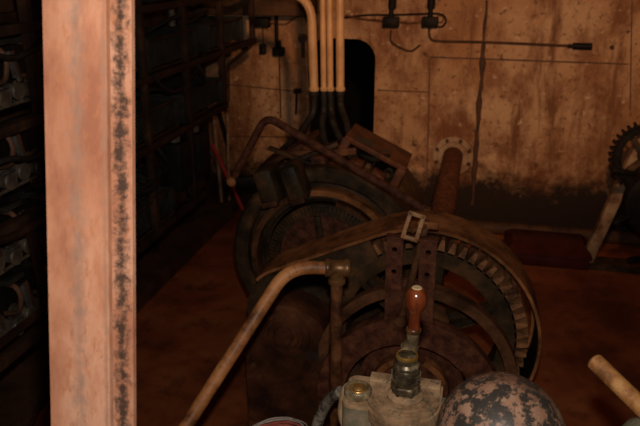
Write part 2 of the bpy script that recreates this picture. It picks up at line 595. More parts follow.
mid_off = xx * -0.004
ln = (head - foot).length
mb = MB().prism(hloop(0.076, 0.064, 0.0075, 0.004), foot + mid_off, xx, yy, -d, 0.012, ln - 0.001)
obj('column', mb, 'post', t)
# grime worn into the post: a grey streak down the front flange, black scale inside the channel
pm = M['post']
nt = pm.node_tree
pb = nt.nodes['Principled BSDF']
csrc = pb.inputs['Base Color'].links[0].from_socket
tcn = nt.nodes.new('ShaderNodeTexCoord')
orig = foot + mid_off - V((foot.x, foot.y, 0))


def comp(vec):
    sb = nt.nodes.new('ShaderNodeVectorMath')
    sb.operation = 'SUBTRACT'
    nt.links.new(tcn.outputs['Object'], sb.inputs[0])
    sb.inputs[1].default_value = orig
    dn = nt.nodes.new('ShaderNodeVectorMath')
    dn.operation = 'DOT_PRODUCT'
    nt.links.new(sb.outputs[0], dn.inputs[0])
    dn.inputs[1].default_value = vec
    return dn.outputs['Value']


def math_(op, a, b):
    n = nt.nodes.new('ShaderNodeMath')
    n.operation = op
    for k, q in enumerate((a, b)):
        if isinstance(q, (int, float)):
            n.inputs[k].default_value = q
        else:
            nt.links.new(q, n.inputs[k])
    return n.outputs[0]


def streak(csrc, u0, half, vsel, col, nscale, strength, amp, lo, hi):
    u = comp(xx)
    v = comp(yy)
    dist_ = math_('ABSOLUTE', math_('SUBTRACT', u, u0), 0)
    nz = nt.nodes.new('ShaderNodeTexNoise')
    nz.inputs['Scale'].default_value = nscale
    nz.inputs['Detail'].default_value = 5
    nz.inputs['Roughness'].default_value = .7
    nt.links.new(tcn.outputs['Object'], nz.inputs['Vector'])
    prox = math_('SUBTRACT', 1.0, math_('DIVIDE', dist_, half))
    val = math_('ADD', prox, math_('MULTIPLY', math_('SUBTRACT', nz.outputs['Fac'], .5), amp))
    mr = nt.nodes.new('ShaderNodeMapRange')
    mr.inputs['From Min'].default_value = lo
    mr.inputs['From Max'].default_value = hi
    nt.links.new(math_('MULTIPLY', val, math_('GREATER_THAN', prox, -.6)), mr.inputs['Value'])
    side = math_('GREATER_THAN', v, 0) if vsel > 0 else math_('LESS_THAN', v, 0)
    fac = math_('MULTIPLY', math_('MULTIPLY', mr.outputs['Result'], side), strength)
    mx = nt.nodes.new('ShaderNodeMix')
    mx.data_type = 'RGBA'
    nt.links.new(fac, mx.inputs['Factor'])
    nt.links.new(csrc, mx.inputs['A'])
    mx.inputs['B'].default_value = (*col, 1)
    return mx.outputs['Result']


csrc = streak(csrc, .001, .013, -1, (.24, .165, .13), 45, .85, 3.6, .1, 1.6)
csrc = streak(csrc, .0235, .0115, 1, (.050, .030, .022), 90, .95, 4.2, .0, 1.0)
csrc = streak(csrc, .034, .0035, -1, (.30, .17, .12), 60, .8, 3.0, .0, 1.0)
nt.links.new(csrc, pb.inputs['Base Color'])
mb = MB().box((foot.x, foot.y, 0.006), (0.2, 0.2, 0.012), bevel=.003)
obj('base_plate', mb, 'post', t)

# ------------------------------------------------------------------ handrail
tee = V((-0.304, 1.519, 0.987))
t = thing('handrail', 'bent brown pipe handrail joined by a tee to its upright', 'handrail', (tee.x, tee.y, 0))
bend = dp(288, 267, 1.69)
lowp = dp(186, 426, 1.60)
ex = lowp + (lowp - bend) * 0.55
foot2 = V((ex.x, ex.y, 0))
obj('top_rail', MB().tube([tee, bend, ex, V((ex.x - .04, ex.y - .02, 0.0))], 0.0165, 16, fillet=0.085), 'rail', t)
obj('upright', MB().tube([tee, (tee.x, tee.y, 0.0)], 0.0155, 16), 'rail_dark', t)
ax = (tee - bend).normalized()
tm = MB().lathe([(0, -.030), (.0205, -.030), (.0225, -.027), (.0225, -.020), (.0195, -.016), (.0195, .016), (.0225, .020), (.0225, .027), (.0205, .030), (0, .031)], tee, ax, 24)
tm.lathe([(0, 0), (.0185, 0.004), (.0185, .028), (.0215, .031), (.0215, .039), (.0175, .041), (0.0, .041)], tee, (0, 0, -1), 24)
obj('tee_fitting', tm, 'brass_dull', t)
obj('floor_flange', MB().lathe([(0, 0), (.05, 0), (.05, .008), (.024, .012), (.022, .03), (0, .03)], (tee.x, tee.y, 0), (0, 0, 1), 24), 'rail_dark', t)

# ------------------------------------------------------------------ drum controller with its crank
cx, cy, cz = -0.088, 1.030, 0.985
t = thing('drum_controller', 'dusty grey cast drum controller with a crank handle on its lid', 'controller', (cx, cy, 0))


def dshape(r, back, n=20, ox=0):
    return [(ox + r * math.cos(PI + PI * k / n), r * math.sin(PI + PI * k / n)) for k in range(n + 1)] + [(ox + r, back), (ox - r, back)]


EX, EY, EZ = (1, 0, 0), (0, 1, 0), (0, 0, 1)
mb = MB()
lobe = []
for (qx, qy, a) in ((-0.028, 0.040, 0), (-0.086, 0.040, 90), (-0.086, -0.020, 180), (-0.028, -0.020, 270)):
    for k in range(6):
        th = math.radians(a + 90 * k / 5)
        lobe.append((qx + .016 * math.cos(th), qy + .016 * math.sin(th)))
mb.prism(lobe, (cx, cy, 0), EX, EY, EZ, 0.0, cz - 0.014)
mb.prism(dshape(0.061, 0.052), (cx, cy, 0), EX, EY, EZ, 0.0, cz - 0.030)
mb.prism([(0.03, -0.02), (0.105, -0.02), (0.105, 0.045), (0.03, 0.045)], (cx, cy, 0), EX, EY, EZ, 0.0, cz - 0.022)
obj('housing', mb, 'casting_side', t)
mb = MB()
lb2 = [(u * 1.0, v * 1.0) for (u, v) in lobe]
mb.prism(lb2, (cx, cy, 0), EX, EY, EZ, cz - 0.0135, cz - 0.006)
o_ = obj('side_lid', mb, 'casting', t)
mb = MB()
mb.prism(dshape(0.066, 0.058), (cx, cy, 0), EX, EY, EZ, cz - 0.029, cz - 0.008)
mb.prism(dshape(0.062, 0.056), (cx, cy, 0), EX, EY, EZ, cz - 0.008, cz - 0.001)
mb.prism(dshape(0.052, 0.028), (cx, cy, 0), EX, EY, EZ, cz - 0.001, cz + 0.0012)
mb.prism(dshape(0.045, 0.027), (cx, cy, 0), EX, EY, EZ, cz + 0.001, cz + 0.0040)
obj('lid', mb, 'casting', t)
for s_, w_ in ((-1, .043), (1, .040)):
    mb = MB().box((cx + s_ * 0.042, cy + 0.044, cz + 0.0025), (w_, 0.026, 0.007), bevel=.0015)
    for k in range(8):
        mb.box((cx + s_ * 0.042 - .0165 + k * .0047, cy + 0.044, cz + 0.0060), (0.0018, 0.017, 0.0022))
    obj('indicator_plate', mb, 'casting', t)
# oil cup on the side lid
ox, oy = cx - 0.078, cy - 0.002
oc = obj('oil_cup', MB().lathe([(0, 0), (.0235, 0), (.0245, .003), (.0245, .012), (.0225, .0155), (.019, .0165), (.0145, .0135), (.0125, .0128), (0, .0128)], (ox, oy, cz - .007), EZ, 28), 'nickel', t)
obj('brass_ring', MB().lathe([(.0120, .0126), (.0120, .0145), (.0150, .0150), (.0156, .0140)], (ox, oy, cz - .007), EZ, 28), 'brass', oc)
obj('brass_button', MB().lathe([(0, .012), (.010, .012), (.0102, .015), (.0075, .0175), (0, .0185)], (ox, oy, cz - .007), EZ, 24), 'brass', oc)
# side handle loop on the left flank
obj('side_lug', MB().tube([(cx - .085, cy + .045, cz - .014), (cx - .108, cy + .038, cz - .020), (cx - .114, cy + .02, cz - .070), (cx - .098, cy + .02, cz - .11)], .007, 10, fillet=.02), 'casting', t)
# spindle
sx_, sy_ = cx + 0.004, cy - 0.004
mb = MB()
mb.lathe([(0, 0), (.030, 0), (.031, .003), (.031, .009), (.027, .013), (.0235, .015), (0.0235, .018)], (sx_, sy_, cz), EZ, 32)
obj('spindle_boss', mb, 'casting', t)
obj('hex_nut', MB().lathe([(0, .016), (.0255, .016), (.0255, .029), (.023, .031), (0, .031)], (sx_, sy_, cz), EZ, 6), 'nickel_dark', t, smooth=20)
mb = MB()
prof = [(0, .031), (.020, .031), (.0232, .036), (.0238, .040), (.0238, .056), (.0232, .060), (.0215, .063), (.0225, .065), (.0225, .069), (.020, .072), (.019, .0735)]
mb.lathe(prof, (sx_, sy_, cz), EZ, 40)
for k in range(40):
    a = 2 * PI * k / 40
    for zz in (.041, .045, .049, .053):
        mb.box((sx_ + .0236 * math.cos(a), sy_ + .0236 * math.sin(a), cz + zz), (.0022, .0022, .0022), Matrix.Rotation(a, 3, 'Z') @ Matrix.Rotation(PI / 4, 3, 'X'))
obj('knurled_collar', mb, 'nickel_dark', t)
obj('cap', MB().lathe([(0, .072), (.0185, .072), (.0185, .083), (.0172, .0865), (.013, .088), (0, .0885)], (sx_, sy_, cz), EZ, 32), 'nickel_dark', t)
obj('cap_rim', MB().lathe([(.0150, .0868), (.0182, .0835), (.0192, .0825), (.0186, .0862), (.0160, .0882), (.0150, .0868)], (sx_, sy_, cz), EZ, 32), 'brass', t)
# crank arm sweeping up to the wooden grip
c0 = V((sx_, sy_, cz + .080))
kn0 = dp(413.5, 331, 1.165)
kn1 = dp(417, 287, 1.14)
mb = MB()
path = [c0 + V((0, .030, -.016)), c0 + V((.001, .033, .004)), dp(409, 351, 1.205), dp(412, 341, 1.185), kn0]
rad = [.0150, .0160, .0155, .0115, .0108]
P_ = []
R_ = []
for i in range(len(path) - 1):
    for k in range(6):
        u = k / 6
        P_.append(path[i].lerp(path[i + 1], u))
        R_.append(rad[i] * (1 - u) + rad[i + 1] * u)
P_.append(path[-1])
R_.append(rad[-1])
mb.tube(P_, R_, 18)
arm = obj('crank_arm', mb, 'nickel', t)
obj('ferrule', MB().lathe([(0, -.002), (.0122, -.002), (.013, .0), (.013, .004), (.0118, .006), (0, .006)], kn0, kn1 - kn0, 24), 'brass_dull', arm)
h = (kn1 - kn0).length
obj('wooden_knob', MB().lathe([(0, .004), (.0108, .004), (.0100, .10 * h), (.0094, .22 * h), (.0094, .34 * h), (.0102, .41 * h), (.0128, .48 * h), (.0158, .555 * h), (.0178, .64 * h), (.0184, .72 * h), (.0178, .81 * h), (.0156, .89 * h), (.0122, .95 * h), (.0088, .975 * h), (0, .975 * h)], kn0, kn1 - kn0, 32), 'wood', t, label='glossy red-brown turned wooden knob')
obj('knob_end', MB().lathe([(0, .968 * h), (.0086, .968 * h), (.0086, .985 * h), (.0075, 1.0 * h), (0, 1.0 * h)], kn0, kn1 - kn0, 16), 'wood_pale', t, label='pale worn end of the wooden knob')

# ------------------------------------------------------------------ mottled dome
dc = dp(500.5, 437, 0.99)
t = thing('domed_cover', 'round domed cover mottled black and rust, right of the crank controller', 'dome', (dc.x, dc.y, 0))
R0 = 0.0905
prof = [(R0 * 1.0, -0.06), (R0, -.02)] + [(R0 * math.cos(a), R0 * math.sin(a)) for a in [PI / 2 * k / 16 for k in range(17)]]
prof[-1] = (0, R0)
obj('dome', MB().lathe(prof, dc, EZ, 56), 'dome', t)
obj('body', MB().lathe([(0, 0), (.12, 0), (.12, .02), (.075, .04), (.075, dc.z - .08), (R0 + .008, dc.z - .075), (R0 + .008, dc.z - .05), (0, dc.z - .05)], (dc.x, dc.y, 0), EZ, 40), 'casting_side', t)

# ------------------------------------------------------------------ lever with ochre grip at the right edge
g0, g1 = dp(593.5, 360, 1.12), dp(668, 433, 1.02)
hub = g1 + (g1 - g0) * 0.25
t = thing('hand_lever', 'ochre painted round lever grip slanting in at the lower right edge', 'lever', (hub.x, hub.y, 0))
dv = (g1 - g0).normalized()
L_ = (g1 - g0).length
obj('grip', MB().lathe([(0, .004), (.007, .004), (.009, 0), (.0118, 0), (.0142, .003), (.0142, L_ * .58), (.0136, L_ * .585), (.0136, L_ * .60), (.0142, L_ * .605), (.0142, L_), (0, L_)], g0, dv, 24), 'stick', t)
obj('shank', MB().cyl(g1 - dv * .004, hub, .011, .014), 'casting_side', t)
obj('hub', MB().lathe([(0, -.05), (.025, -.045), (.042, -.02), (.045, 0), (.042, .02), (.025, .045), (0, .05)], hub, (0, 0, 1), 28), 'casting_side', t)
obj('stand', MB().lathe([(0, 0), (.10, 0), (.10, .015), (.035, .04), (.03, hub.z - .03), (0, hub.z - .03)], (hub.x, hub.y, 0), EZ, 24), 'casting_side', t)
kb = dp(642, 441, 1.06)
t = thing('lever_quadrant', 'small rounded grey-green casting under the ochre lever grip', 'casting', (kb.x, kb.y, 0))
obj('cap', MB().lathe([(.036, -.05), (.036, -.01), (.033, .010), (.024, .026), (.012, .033), (0, .035)], kb, EZ, 28), 'casting_side', t)
obj('pedestal', MB().lathe([(0, 0), (.06, 0), (.06, .015), (.030, .03), (.030, kb.z - .04), (0, kb.z - .04)], (kb.x, kb.y, 0), EZ, 24), 'casting_side', t)

# ------------------------------------------------------------------ the winch: gear, guard, shaft, pinion casing
GX, GY, GZ = -0.135, 2.2, 0.47
PX, PZ = -0.579, 0.505
GR, PR = 0.40, 0.185
t = thing('geared_winch', 'big open gear wheel in a dusty curved guard, right of the motor', 'winch', (GX, GY, 0))
# guard rim: hull of the gear circle and the pinion circle
dx, dz = GX - PX, GZ - PZ
dist = math.hypot(dx, dz)
base_a = math.atan2(dz, dx)
off_a = math.acos((GR - PR) / dist)
up_a = base_a + off_a      # tangent angle measured from the gear side normal
dn_a = base_a - off_a
# normals to the upper and lower tangents
nu = base_a + PI - math.acos((GR - PR) / dist)
nl = base_a + PI + math.acos((GR - PR) / dist)


GUARD_OPEN = True


def hull(rg, rp, n1=44, n2=16):
    pts = []
    a_start, a_end = nl - 2 * PI, nu
    for k in range(n1 + 1):
        a = a_start + (a_end - a_start) * k / n1
        pts.append((GX + rg * math.cos(a), GZ + rg * math.sin(a)))
    for k in range(n2 + 1):
        a = nu + math.radians(24) * k / n2
        pts.append((PX + rp * math.cos(a), PZ + rp * math.sin(a)))
    return pts


def loopband(mb, outer, inner, y0, y1):
    n = len(outer)
    last = n - 1 if GUARD_OPEN else n
    q = [[mb.bm.verts.new((p[0], y, p[1])) for (p, y) in ((i, y0), (o, y0), (o, y1), (i, y1))] for o, i in zip(outer, inner)]
    for k in range(last):
        A, B = q[k], q[(k + 1) % n]
        for j in range(4):
            mb.bm.faces.new((A[j], A[(j + 1) % 4], B[(j + 1) % 4], B[j]))
    if GUARD_OPEN:
        mb.bm.faces.new(q[0][::-1])
        mb.bm.faces.new(q[-1])


mb = MB()
loopband(mb, hull(GR, PR), hull(GR - .010, PR - .010), GY - .075, GY + .10)
loopband(mb, hull(GR - .009, PR - .009), hull(GR - .024, PR - .024), GY + .088, GY + .0995)
obj('guard_rim', mb, 'rust_dust', t)
mb = MB()
loopband(mb, hull(GR - .0102, PR - .0102), hull(GR - .014, PR - .014), GY - .073, GY + .087)
obj('guard_lining', mb, 'black', t, label='black inside of the guard')  # thin black band lining the rim on its inner side
# face plate between the wheels on the pinion side
mb = MB()
fp = []
for k in range(15):
    a = math.radians(118) + (nu - math.radians(118)) * k / 14
    fp.append((GX + (GR - .012) * math.cos(a), GZ + (GR - .012) * math.sin(a)))
for k in range(17):
    a = nu + (nl - nu) * k / 16
    fp.append((PX + (PR - .012) * math.cos(a), PZ + (PR - .012) * math.sin(a)))
for k in range(15):
    a = math.radians(238) - math.radians(120) * k / 14
    fp.append((GX + .315 * math.cos(a), GZ + .315 * math.sin(a)))
mb.prism(fp, (0, 0, 0), (1, 0, 0), (0, 0, 1), (0, 1, 0), GY - .074, GY - .062)
obj('guard_plate', mb, 'machine_blue', t)
# gear wheel
gear = MB()
Y0, Y1 = GY - .05, GY + .06
gear.lathe([(.262, -.045), (.300, -.05), (.322, -.05), (.322, .055), (.262, .05), (.262, -.045)], (GX, GY, GZ), (0, 1, 0), 84)
gw = obj('gear_rim', gear, 'machine_blue', t)
mb = MB()
NT = 58
for k in range(NT):
    a = 2 * PI * k / NT
    loop = [(.316, -.0125), (.338, -.0095), (.360, -.0055), (.360, .0055), (.338, .0095), (.316, .0125)]
    ca, sa = math.cos(a), math.sin(a)
    mb.prism(loop, (GX, 0, GZ), (ca, 0, sa), (-sa, 0, ca), (0, 1, 0), Y0, Y1)
obj('teeth', mb, 'tooth_rust', gw, label='worn gear teeth caked with rusty dust')
for k in range(6):
    a = 2 * PI * (k + .35) / 6
    ca, sa = math.cos(a), math.sin(a)
    mb = MB().prism([(.09, -.036), (.275, -.024), (.275, .024), (.09, .036)], (GX, 0, GZ), (ca, 0, sa), (-sa, 0, ca), (0, 1, 0), GY - .012, GY + .028)
    mb.prism([(.09, -.008), (.265, -.008), (.265, .008), (.09, .008)], (GX, 0, GZ), (ca, 0, sa), (-sa, 0, ca), (0, 1, 0), GY - .04, GY - .012)
    obj('spoke', mb, 'machine_blue', gw)
obj('hub', MB().lathe([(0, -.10), (.05, -.10), (.055, -.095), (.055, -.07), (.085, -.06), (.105, -.03), (.105, .06), (0, .06)], (GX, GY, GZ), (0, 1, 0), 40), 'rust_brown', gw)
# output shaft to the back wall
obj('shaft', MB().lathe([(0, .05), (.055, .05), (.055, .55), (.075, .55), (.075, .63), (.062, .63), (.062, 2.29), (0, 2.29)], (GX, GY, GZ), (0, 1, 0), 28), 'rust_plate', t)
# arch stand in front, brake disc under it, plate on top
AX, AZ = -0.150, 0.335
YA = 1.95
mb = MB()
mb.arcband((AX, 0, AZ), .212, .300, math.radians(-8), math.radians(188), YA - .010, YA + .035, 40)
for s_ in (-1, 1):
    mb.box((AX + s_ * .256, YA + .0125, AZ / 2 - .012), (.086, .045, AZ - .03), bevel=.003)
    mb.box((AX + s_ * .256, YA + .0125, .010), (.14, .12, .02), bevel=.003)
obj('arch_stand', mb, 'rust_plate', t)
mb = MB()
mb.arcband((AX + .012, 0, AZ + .06), .245 + .05, .285 + .045, math.radians(8), math.radians(168), YA + .045, YA + .085, 40)
c_ = (AX + .012, 0, AZ + .06)
for a in (8, 168):
    q = V((c_[0] + .3125 * math.cos(math.radians(a)), YA + .065, c_[2] + .3125 * math.sin(math.radians(a))))
    mb.bar((q.x, q.y, q.z + .006), (q.x, q.y, 0.0), .036, .036, (0, 1, 0), .006)
obj('arch_bar', mb, 'rust_brown', t)
mb = MB()
mb.lathe([(0, -.03), (.045, -.03), (.048, -.012), (.10, -.010), (.105, -.024), (.125, -.024), (.130, -.008), (.158, -.006), (.160, -.02), (.178, -.02), (.178, .05), (0, .05)], (AX, YA + .10, AZ), (0, 1, 0), 48)
obj('brake_disc', mb, 'rust_plate', t)
for a0 in (20, 110, 200, 290):
    obj('disc_lug', MB().arcband((AX, 0, AZ), .108, .128, math.radians(a0), math.radians(a0 + 50), YA + .050, YA + .085, 12), 'rust_dust', t)
obj('brake_drum_shaft', MB().cyl((AX, YA + .12, AZ), (AX, GY - .02, AZ), .05), 'machine', t)
# main plate
x0, x1 = -0.236, -0.086
zt, zm, zb = .905, .768, .60
mb = MB()
mb.box(((x0 + x1) / 2, YA + .004, (zm + zb) / 2), (x1 - x0, .016, zm - zb))
obj('bracket_plate', mb, 'rust_plate', t)
for (a, b) in ((x0, x0 + .050), (x1 - .050, x1)):
    hx = (a + b) / 2
    mb = MB().holed([[(a, zm - .03), (b, zm - .03), (b, zt), (a, zt)], circle(hx, zt - .035, .0085), circle(hx, zt - .108, .0085)], YA - .016, YA - .004)
    obj('bolt_plate', mb, 'rust_plate', t)
obj('cross_bar', MB().box(((x0 + x1) / 2, YA - .002, zt + .003), (x1 - x0 + .006, .034, .007), bevel=.002), 'rust_plate', t)
# casing of the pinion: a squat box with a round end cap
cxa, cxb = -0.72, -0.44
zc_ = .505
mb = MB()
lp = [(cxa, .02), (cxb, .02), (cxb, zc_)]
for k in range(17):
    a = PI * k / 16
    lp.append(((cxa + cxb) / 2 + (cxb - cxa) / 2 * math.cos(a), zc_ + .10 * math.sin(a)))
lp.append((cxa, zc_))
mb.prism(lp, (0, 0, 0), (1, 0, 0), (0, 0, 1), (0, 1, 0), GY - .20, GY - .07)
mb.box(((cxa + cxb) / 2, GY - .135, .012), (cxb - cxa + .10, .26, .024), bevel=.004)
pc = obj('pinion_casing', mb, 'casing', t)
mb = MB().lathe([(0, -.222), (.030, -.222), (.034, -.217), (.036, -.208), (.052, -.207), (.055, -.213), (.066, -.213), (.069, -.206), (.088, -.205), (.09, -.2)], ((cxa + cxb) / 2, GY, zc_ - .01), (0, 1, 0), 40)
obj('end_cap', mb, 'casing', pc)
for (u, v) in ((-.11, .08), (.11, .08), (-.11, .36), (.11, .36)):
    mb = MB().lathe([(0, -.012), (.012, -.012), (.012, 0)], ((cxa + cxb) / 2 + u, GY - .20, v), (0, 1, 0), 6)
    obj('bolt_head', mb, 'rust_brown', pc)
obj('pinion', MB().lathe([(0, -.05), (.07, -.05), (.07, .06), (0, .06)], (PX, GY, PZ), (0, 1, 0), 18), 'machine', t, smooth=15)
# bed frame
mb = MB()
mb.box((-.16, GY - .02, .035), (.95, .10, .07), bevel=.006)
mb.box((-.16, GY + .14, .035), (.95, .06, .07), bevel=.006)
obj('bed_frame', mb, 'machine', t)

# brake lever standing in the slot of the bracket
t = thing('brake_lever', 'thin rusty brake lever with an ochre slotted loop on top, behind the wooden knob', 'lever', (-.165, YA - .004, .62))
la, lb_ = V((-.182, YA - .020, .64)), V((-.122, YA + .030, .955))
obj('shaft', MB().tube([la, lb_], .0115, 12), 'rust_brown', t)
obj('pivot_pin', MB().cyl(la + V((0, -.018, 0)), la + V((0, .018, 0)), .018, seg=16), 'rust_brown', t)
obj('crosshead', MB().box(lb_ + V((.004, -.004, -.012)), (.062, .020, .022), bevel=.003), 'rust_dust', t)
lc = V((-.160, YA - .005, .945))
tilt = Matrix.Rotation(math.radians(14), 3, 'Y') @ Matrix.Rotation(math.radians(-18), 3, 'X')
mb = MB()
for (bx, bz, sxx, szz) in ((-.020, 0, .013, .082), (.020, 0, .013, .082), (0, .036, .05, .013), (0, -.036, .05, .013)):
    mb.box(lc + tilt @ V((bx, 0, bz)), (sxx, .013, szz), tilt, .002)
obj('slotted_loop', mb, 'stick', t, label='ochre rectangular loop with a long slot')
obj('loop_pin', MB().cyl(lc + tilt @ V((0, 0, -.012)) + V((0, -.006, 0)), lb_ + V((.004, 0, -.012)), .008, seg=12), 'rust_brown', t)

# ------------------------------------------------------------------ electric motor behind
MY0, MY1 = 2.62, 3.30
MRX = 0.40
t = thing('electric_motor', 'large dark round-bodied electric motor behind the pipe handrail', 'motor', (PX, 2.95, 0))
C0 = (PX, MY0, PZ)
YA_ = (0, 1, 0)
obj('frame', MB().lathe([(.30, .05), (.385, .05), (.385, .10), (.365, .12), (.365, .60), (.33, .66), (0, .68)], C0, YA_, 64), 'machine', t)
obj('front_ring', MB().lathe([(.335, .06), (.335, .0), (.345, -.012), (.385, -.012), (.398, .0), (.398, .055), (.385, .07)], C0, YA_, 72), 'machine', t)
obj('end_shield', MB().lathe([(.340, .045), (.262, .025), (.258, .0), (.262, .02), (.250, .02)], C0, YA_, 64), 'machine_blue', t)
mb = MB()
mb.lathe([(.195, .03), (.195, -.006), (.232, -.006), (.240, .0), (.240, .03)], C0, YA_, 72)
for k in range(84):
    a = 2 * PI * k / 84
    ca, sa = math.cos(a), math.sin(a)
    mb.prism([(.208, -.0042), (.236, -.0050), (.236, .0050), (.208, .0042)], (PX, MY0, PZ), (ca, 0, sa), (-sa, 0, ca), (0, 1, 0), -.016, -.004)
obj('toothed_ring', mb, 'machine', t)
obj('face_disc', MB().lathe([(0, -.004), (.05, -.004), (.055, .006), (.115, .010), (.120, .016), (.198, .018)], C0, YA_, 64), 'rust_plate', t)
# curved bands over the upper right of the face
mb = MB()
mb.arcband(C0, .288, .312, math.radians(18), math.radians(100), MY0 - .030, MY0 + .03, 30)
obj('brush_band', mb, 'rust_dust', t)
mb = MB()
mb.arcband(C0, .252, .272, math.radians(14), math.radians(78), MY0 - .034, MY0 + .02, 30)
obj('brush_band', mb, 'rust_brown', t)
mb = MB()
mb.arcband(C0, .285, .31, math.radians(120), math.radians(215), MY0 - .028, MY0 + .03, 30)
obj('brush_band', mb, 'rust_brown', t)
# ribs modelled to stand in for curved spoke shadows on the disc
for a in (100, 215, 330):
    r = math.radians(a)
    mb = MB().bar((PX + .05 * math.cos(r), MY0 - .002, PZ + .05 * math.sin(r)), (PX + .19 * math.cos(r), MY0 + .004, PZ + .19 * math.sin(r)), .03, .018, (0, 1, 0), .004)
    obj('shadow_rib', mb, 'machine', t)
# two rounded coil boxes at the upper left of the face
for (px, py, w, h_, an) in ((270, 184, .082, .150, 16), (296, 181, .074, .155, 20)):
    c = pl(px, py, 1, MY0 - .06)
    R = Matrix.Rotation(math.radians(an), 3, 'Y')
    b_ = obj('coil_box', MB().box(c, (w, .13, h_), R.inverted(), .022), 'machine_blue', t)
    obj('clamp_plate', MB().box(c + R.inverted() @ V((0, -.062, -h_ * .43)), (w * .8, .03, .022), R.inverted(), .004), 'rust_brown', b_)
# radial terminal boxes on the shoulders
for (deg, nm) in ((26, 'terminal_box'), (121, 'terminal_box')):
    a = math.radians(90 - deg if deg == 26 else deg)
    nrm = V((math.cos(a), 0, math.sin(a)))
    tan = V((-math.sin(a), 0, math.cos(a)))
    R = Matrix((tan, V((0, 1, 0)), nrm)).transposed()
    ctr = V((PX, 2.93, PZ)) + nrm * .378 + (tan * .025 if deg == 26 else tan * 0)
    mb = MB()
    W, D, Hh = (.27 if deg == 26 else .24), .26, (.13 if deg == 26 else .11)
    mb.box(ctr + R @ V((0, D / 2 - .01, 0)), (W, .02, Hh), R)
    for s_ in (-1, 1):
        mb.box(ctr + R @ V((s_ * (W / 2 - .012), 0, 0)), (.024, D, Hh), R, .002)
    mb.box(ctr + R @ V((0, 0, -Hh / 2 + .01)), (W, D, .02), R)
    bx = obj(nm, mb, 'machine', t)
    obj('lid_plate', MB().box(ctr + R @ V((0, -.01, Hh / 2 + .008)), (W + .02, D * .9, .022), R, .003), 'casing', bx)
    for s_ in (-1, 1):
        obj('edge_strap', MB().box(ctr + R @ V((s_ * (W / 2 - .004), -D / 2 - .006, -.005)), (.034, .014, Hh + .03), R, .003), 'casing', bx)
    for k in range(3):
        u = -.09 + .09 * k
        obj('terminal_stud', MB().lathe([(0, 0), (.022, 0), (.022, .02), (.012, .024), (.012, .07), (0, .072)], ctr + R @ V((u, .0, -.005)), R @ V((0, -1, 0)), 16), 'machine' if deg == 26 else 'black', bx)
# tie strips across the yoke
mb = MB()
mb.bar((PX - .30, 2.70, PZ + .32), (PX + .03, 2.74, PZ + .47), .03, .018, (0, 0, 1), .003)
mb.bar((PX - .26, 2.72, PZ + .44), (PX - .02, 2.70, PZ + .37), .026, .016, (0, 0, 1), .003)
obj('tie_strip', mb, 'machine', t)
# cast lugs and a cross strap on the shoulder of the yoke, between the two terminal boxes
for (dg_, rr_, y_) in ((74, .40, 2.72), (96, .40, 2.72), (112, .40, 2.74), (60, .395, 2.72)):
    a = math.radians(dg_)
    R = Matrix.Rotation(PI / 2 - a, 3, 'Y')
    obj('lug', MB().box((PX + rr_ * math.cos(a), y_, PZ + rr_ * math.sin(a)), (.06, .07, .05), R, .006), 'rust_plate', t)
obj('cross_strap', MB().bar((PX - .22, 2.76, PZ + .40), (PX + .10, 2.78, PZ + .43), .03, .014, (0, 1, 0), .003), 'rust_brown', t)
# feet
for s_ in (-1, 1):
    mb = MB().box((PX + s_ * .26, 2.98, .12), (.14, .46, .24), bevel=.006)
    mb.box((PX + s_ * .28, 2.98, .012), (.24, .52, .024), bevel=.004)
    obj('foot', mb, 'machine', t)
obj('shaft', MB().cyl((PX, GY + .06, PZ), (PX, MY0 + .02, PZ), .045), 'rust_brown', t)

# bent pipe over the motor
YP = 2.55
q0, q1, q2 = pl(232, 181, 1, YP), pl(266, 116, 1, YP), pl(424, 209, 1, YP - .12)
t = thing('bent_pipe', 'bent rusty pipe arched over the dark motor like an upturned V', 'pipe', (q0.x, q0.y, q0.z))
obj('pipe', MB().tube([q0, q1, q2], .0155, 14, fillet=.05), 'rust_plate', t)
obj('joint_ball', MB().lathe([(.024 * math.sin(PI * k / 10), -.024 * math.cos(PI * k / 10)) for k in range(11)], q0, EZ, 16), 'rust_dust', t)
obj('support_bar', MB().bar(q0, pl(268, 178, 1, YP + .02), .03, .03, (0, 0, 1), .004), 'black', t)
obj('end_lug', MB().box(q2 + V((0, .01, -.012)), (.05, .03, .03), bevel=.004), 'rust_brown', t)

# ------------------------------------------------------------------ three conduits with black cables
YC = 3.15
spec = [(313, 'tan conduit curving away at the top, leftmost of the four over the motor', .0205),
        (322.8, 'thin tan conduit, second from the left of the four over the motor', .0135),
        (329.4, 'thin tan conduit, third from the left of the four over the motor', .0145),
        (339.3, 'straight tan conduit, rightmost of the four over the motor', .019)]
ends = []
for (px, lab, cr) in spec:
    e = pl(px + 1, 90, 1, YC)
    ends.append(e)
    top = V((e.x - .004 * 0, YC, ZC))
    t = thing('conduit', lab, 'conduit', (e.x, YC, e.z), 'conduits above the motor')
    if px == 313:
        zt_ = pl(px, 0, 1, YC).z + .012
        pts = [e, V((e.x - .012, YC, zt_ - .0)), V((e.x - .22, YC + .05, zt_ + .025)), V((e.x - .5, YC + .10, zt_ + .04)), V((e.x - .5, YC + .10, ZC))]
        pc_ = MB().tube(pts, .0205, 16, fillet=.20)
    else:
        pc_ = MB().tube([e, V((e.x - .02, YC, ZC))], cr, 16)
    obj('pipe', pc_, 'conduit', t)
    obj('bushing', MB().lathe([(0, -.004), (cr + .0015, -.004), (cr + .004, .0), (cr + .004, .010), (cr + .0015, .013), (0, .014)], e, EZ, 20), 'conduit', t)
    obj('gland', MB().lathe([(0, -.028), (cr - .002, -.028), (cr, -.02), (cr, -.003), (0, -.003)], e, EZ, 16), 'rubber', t)
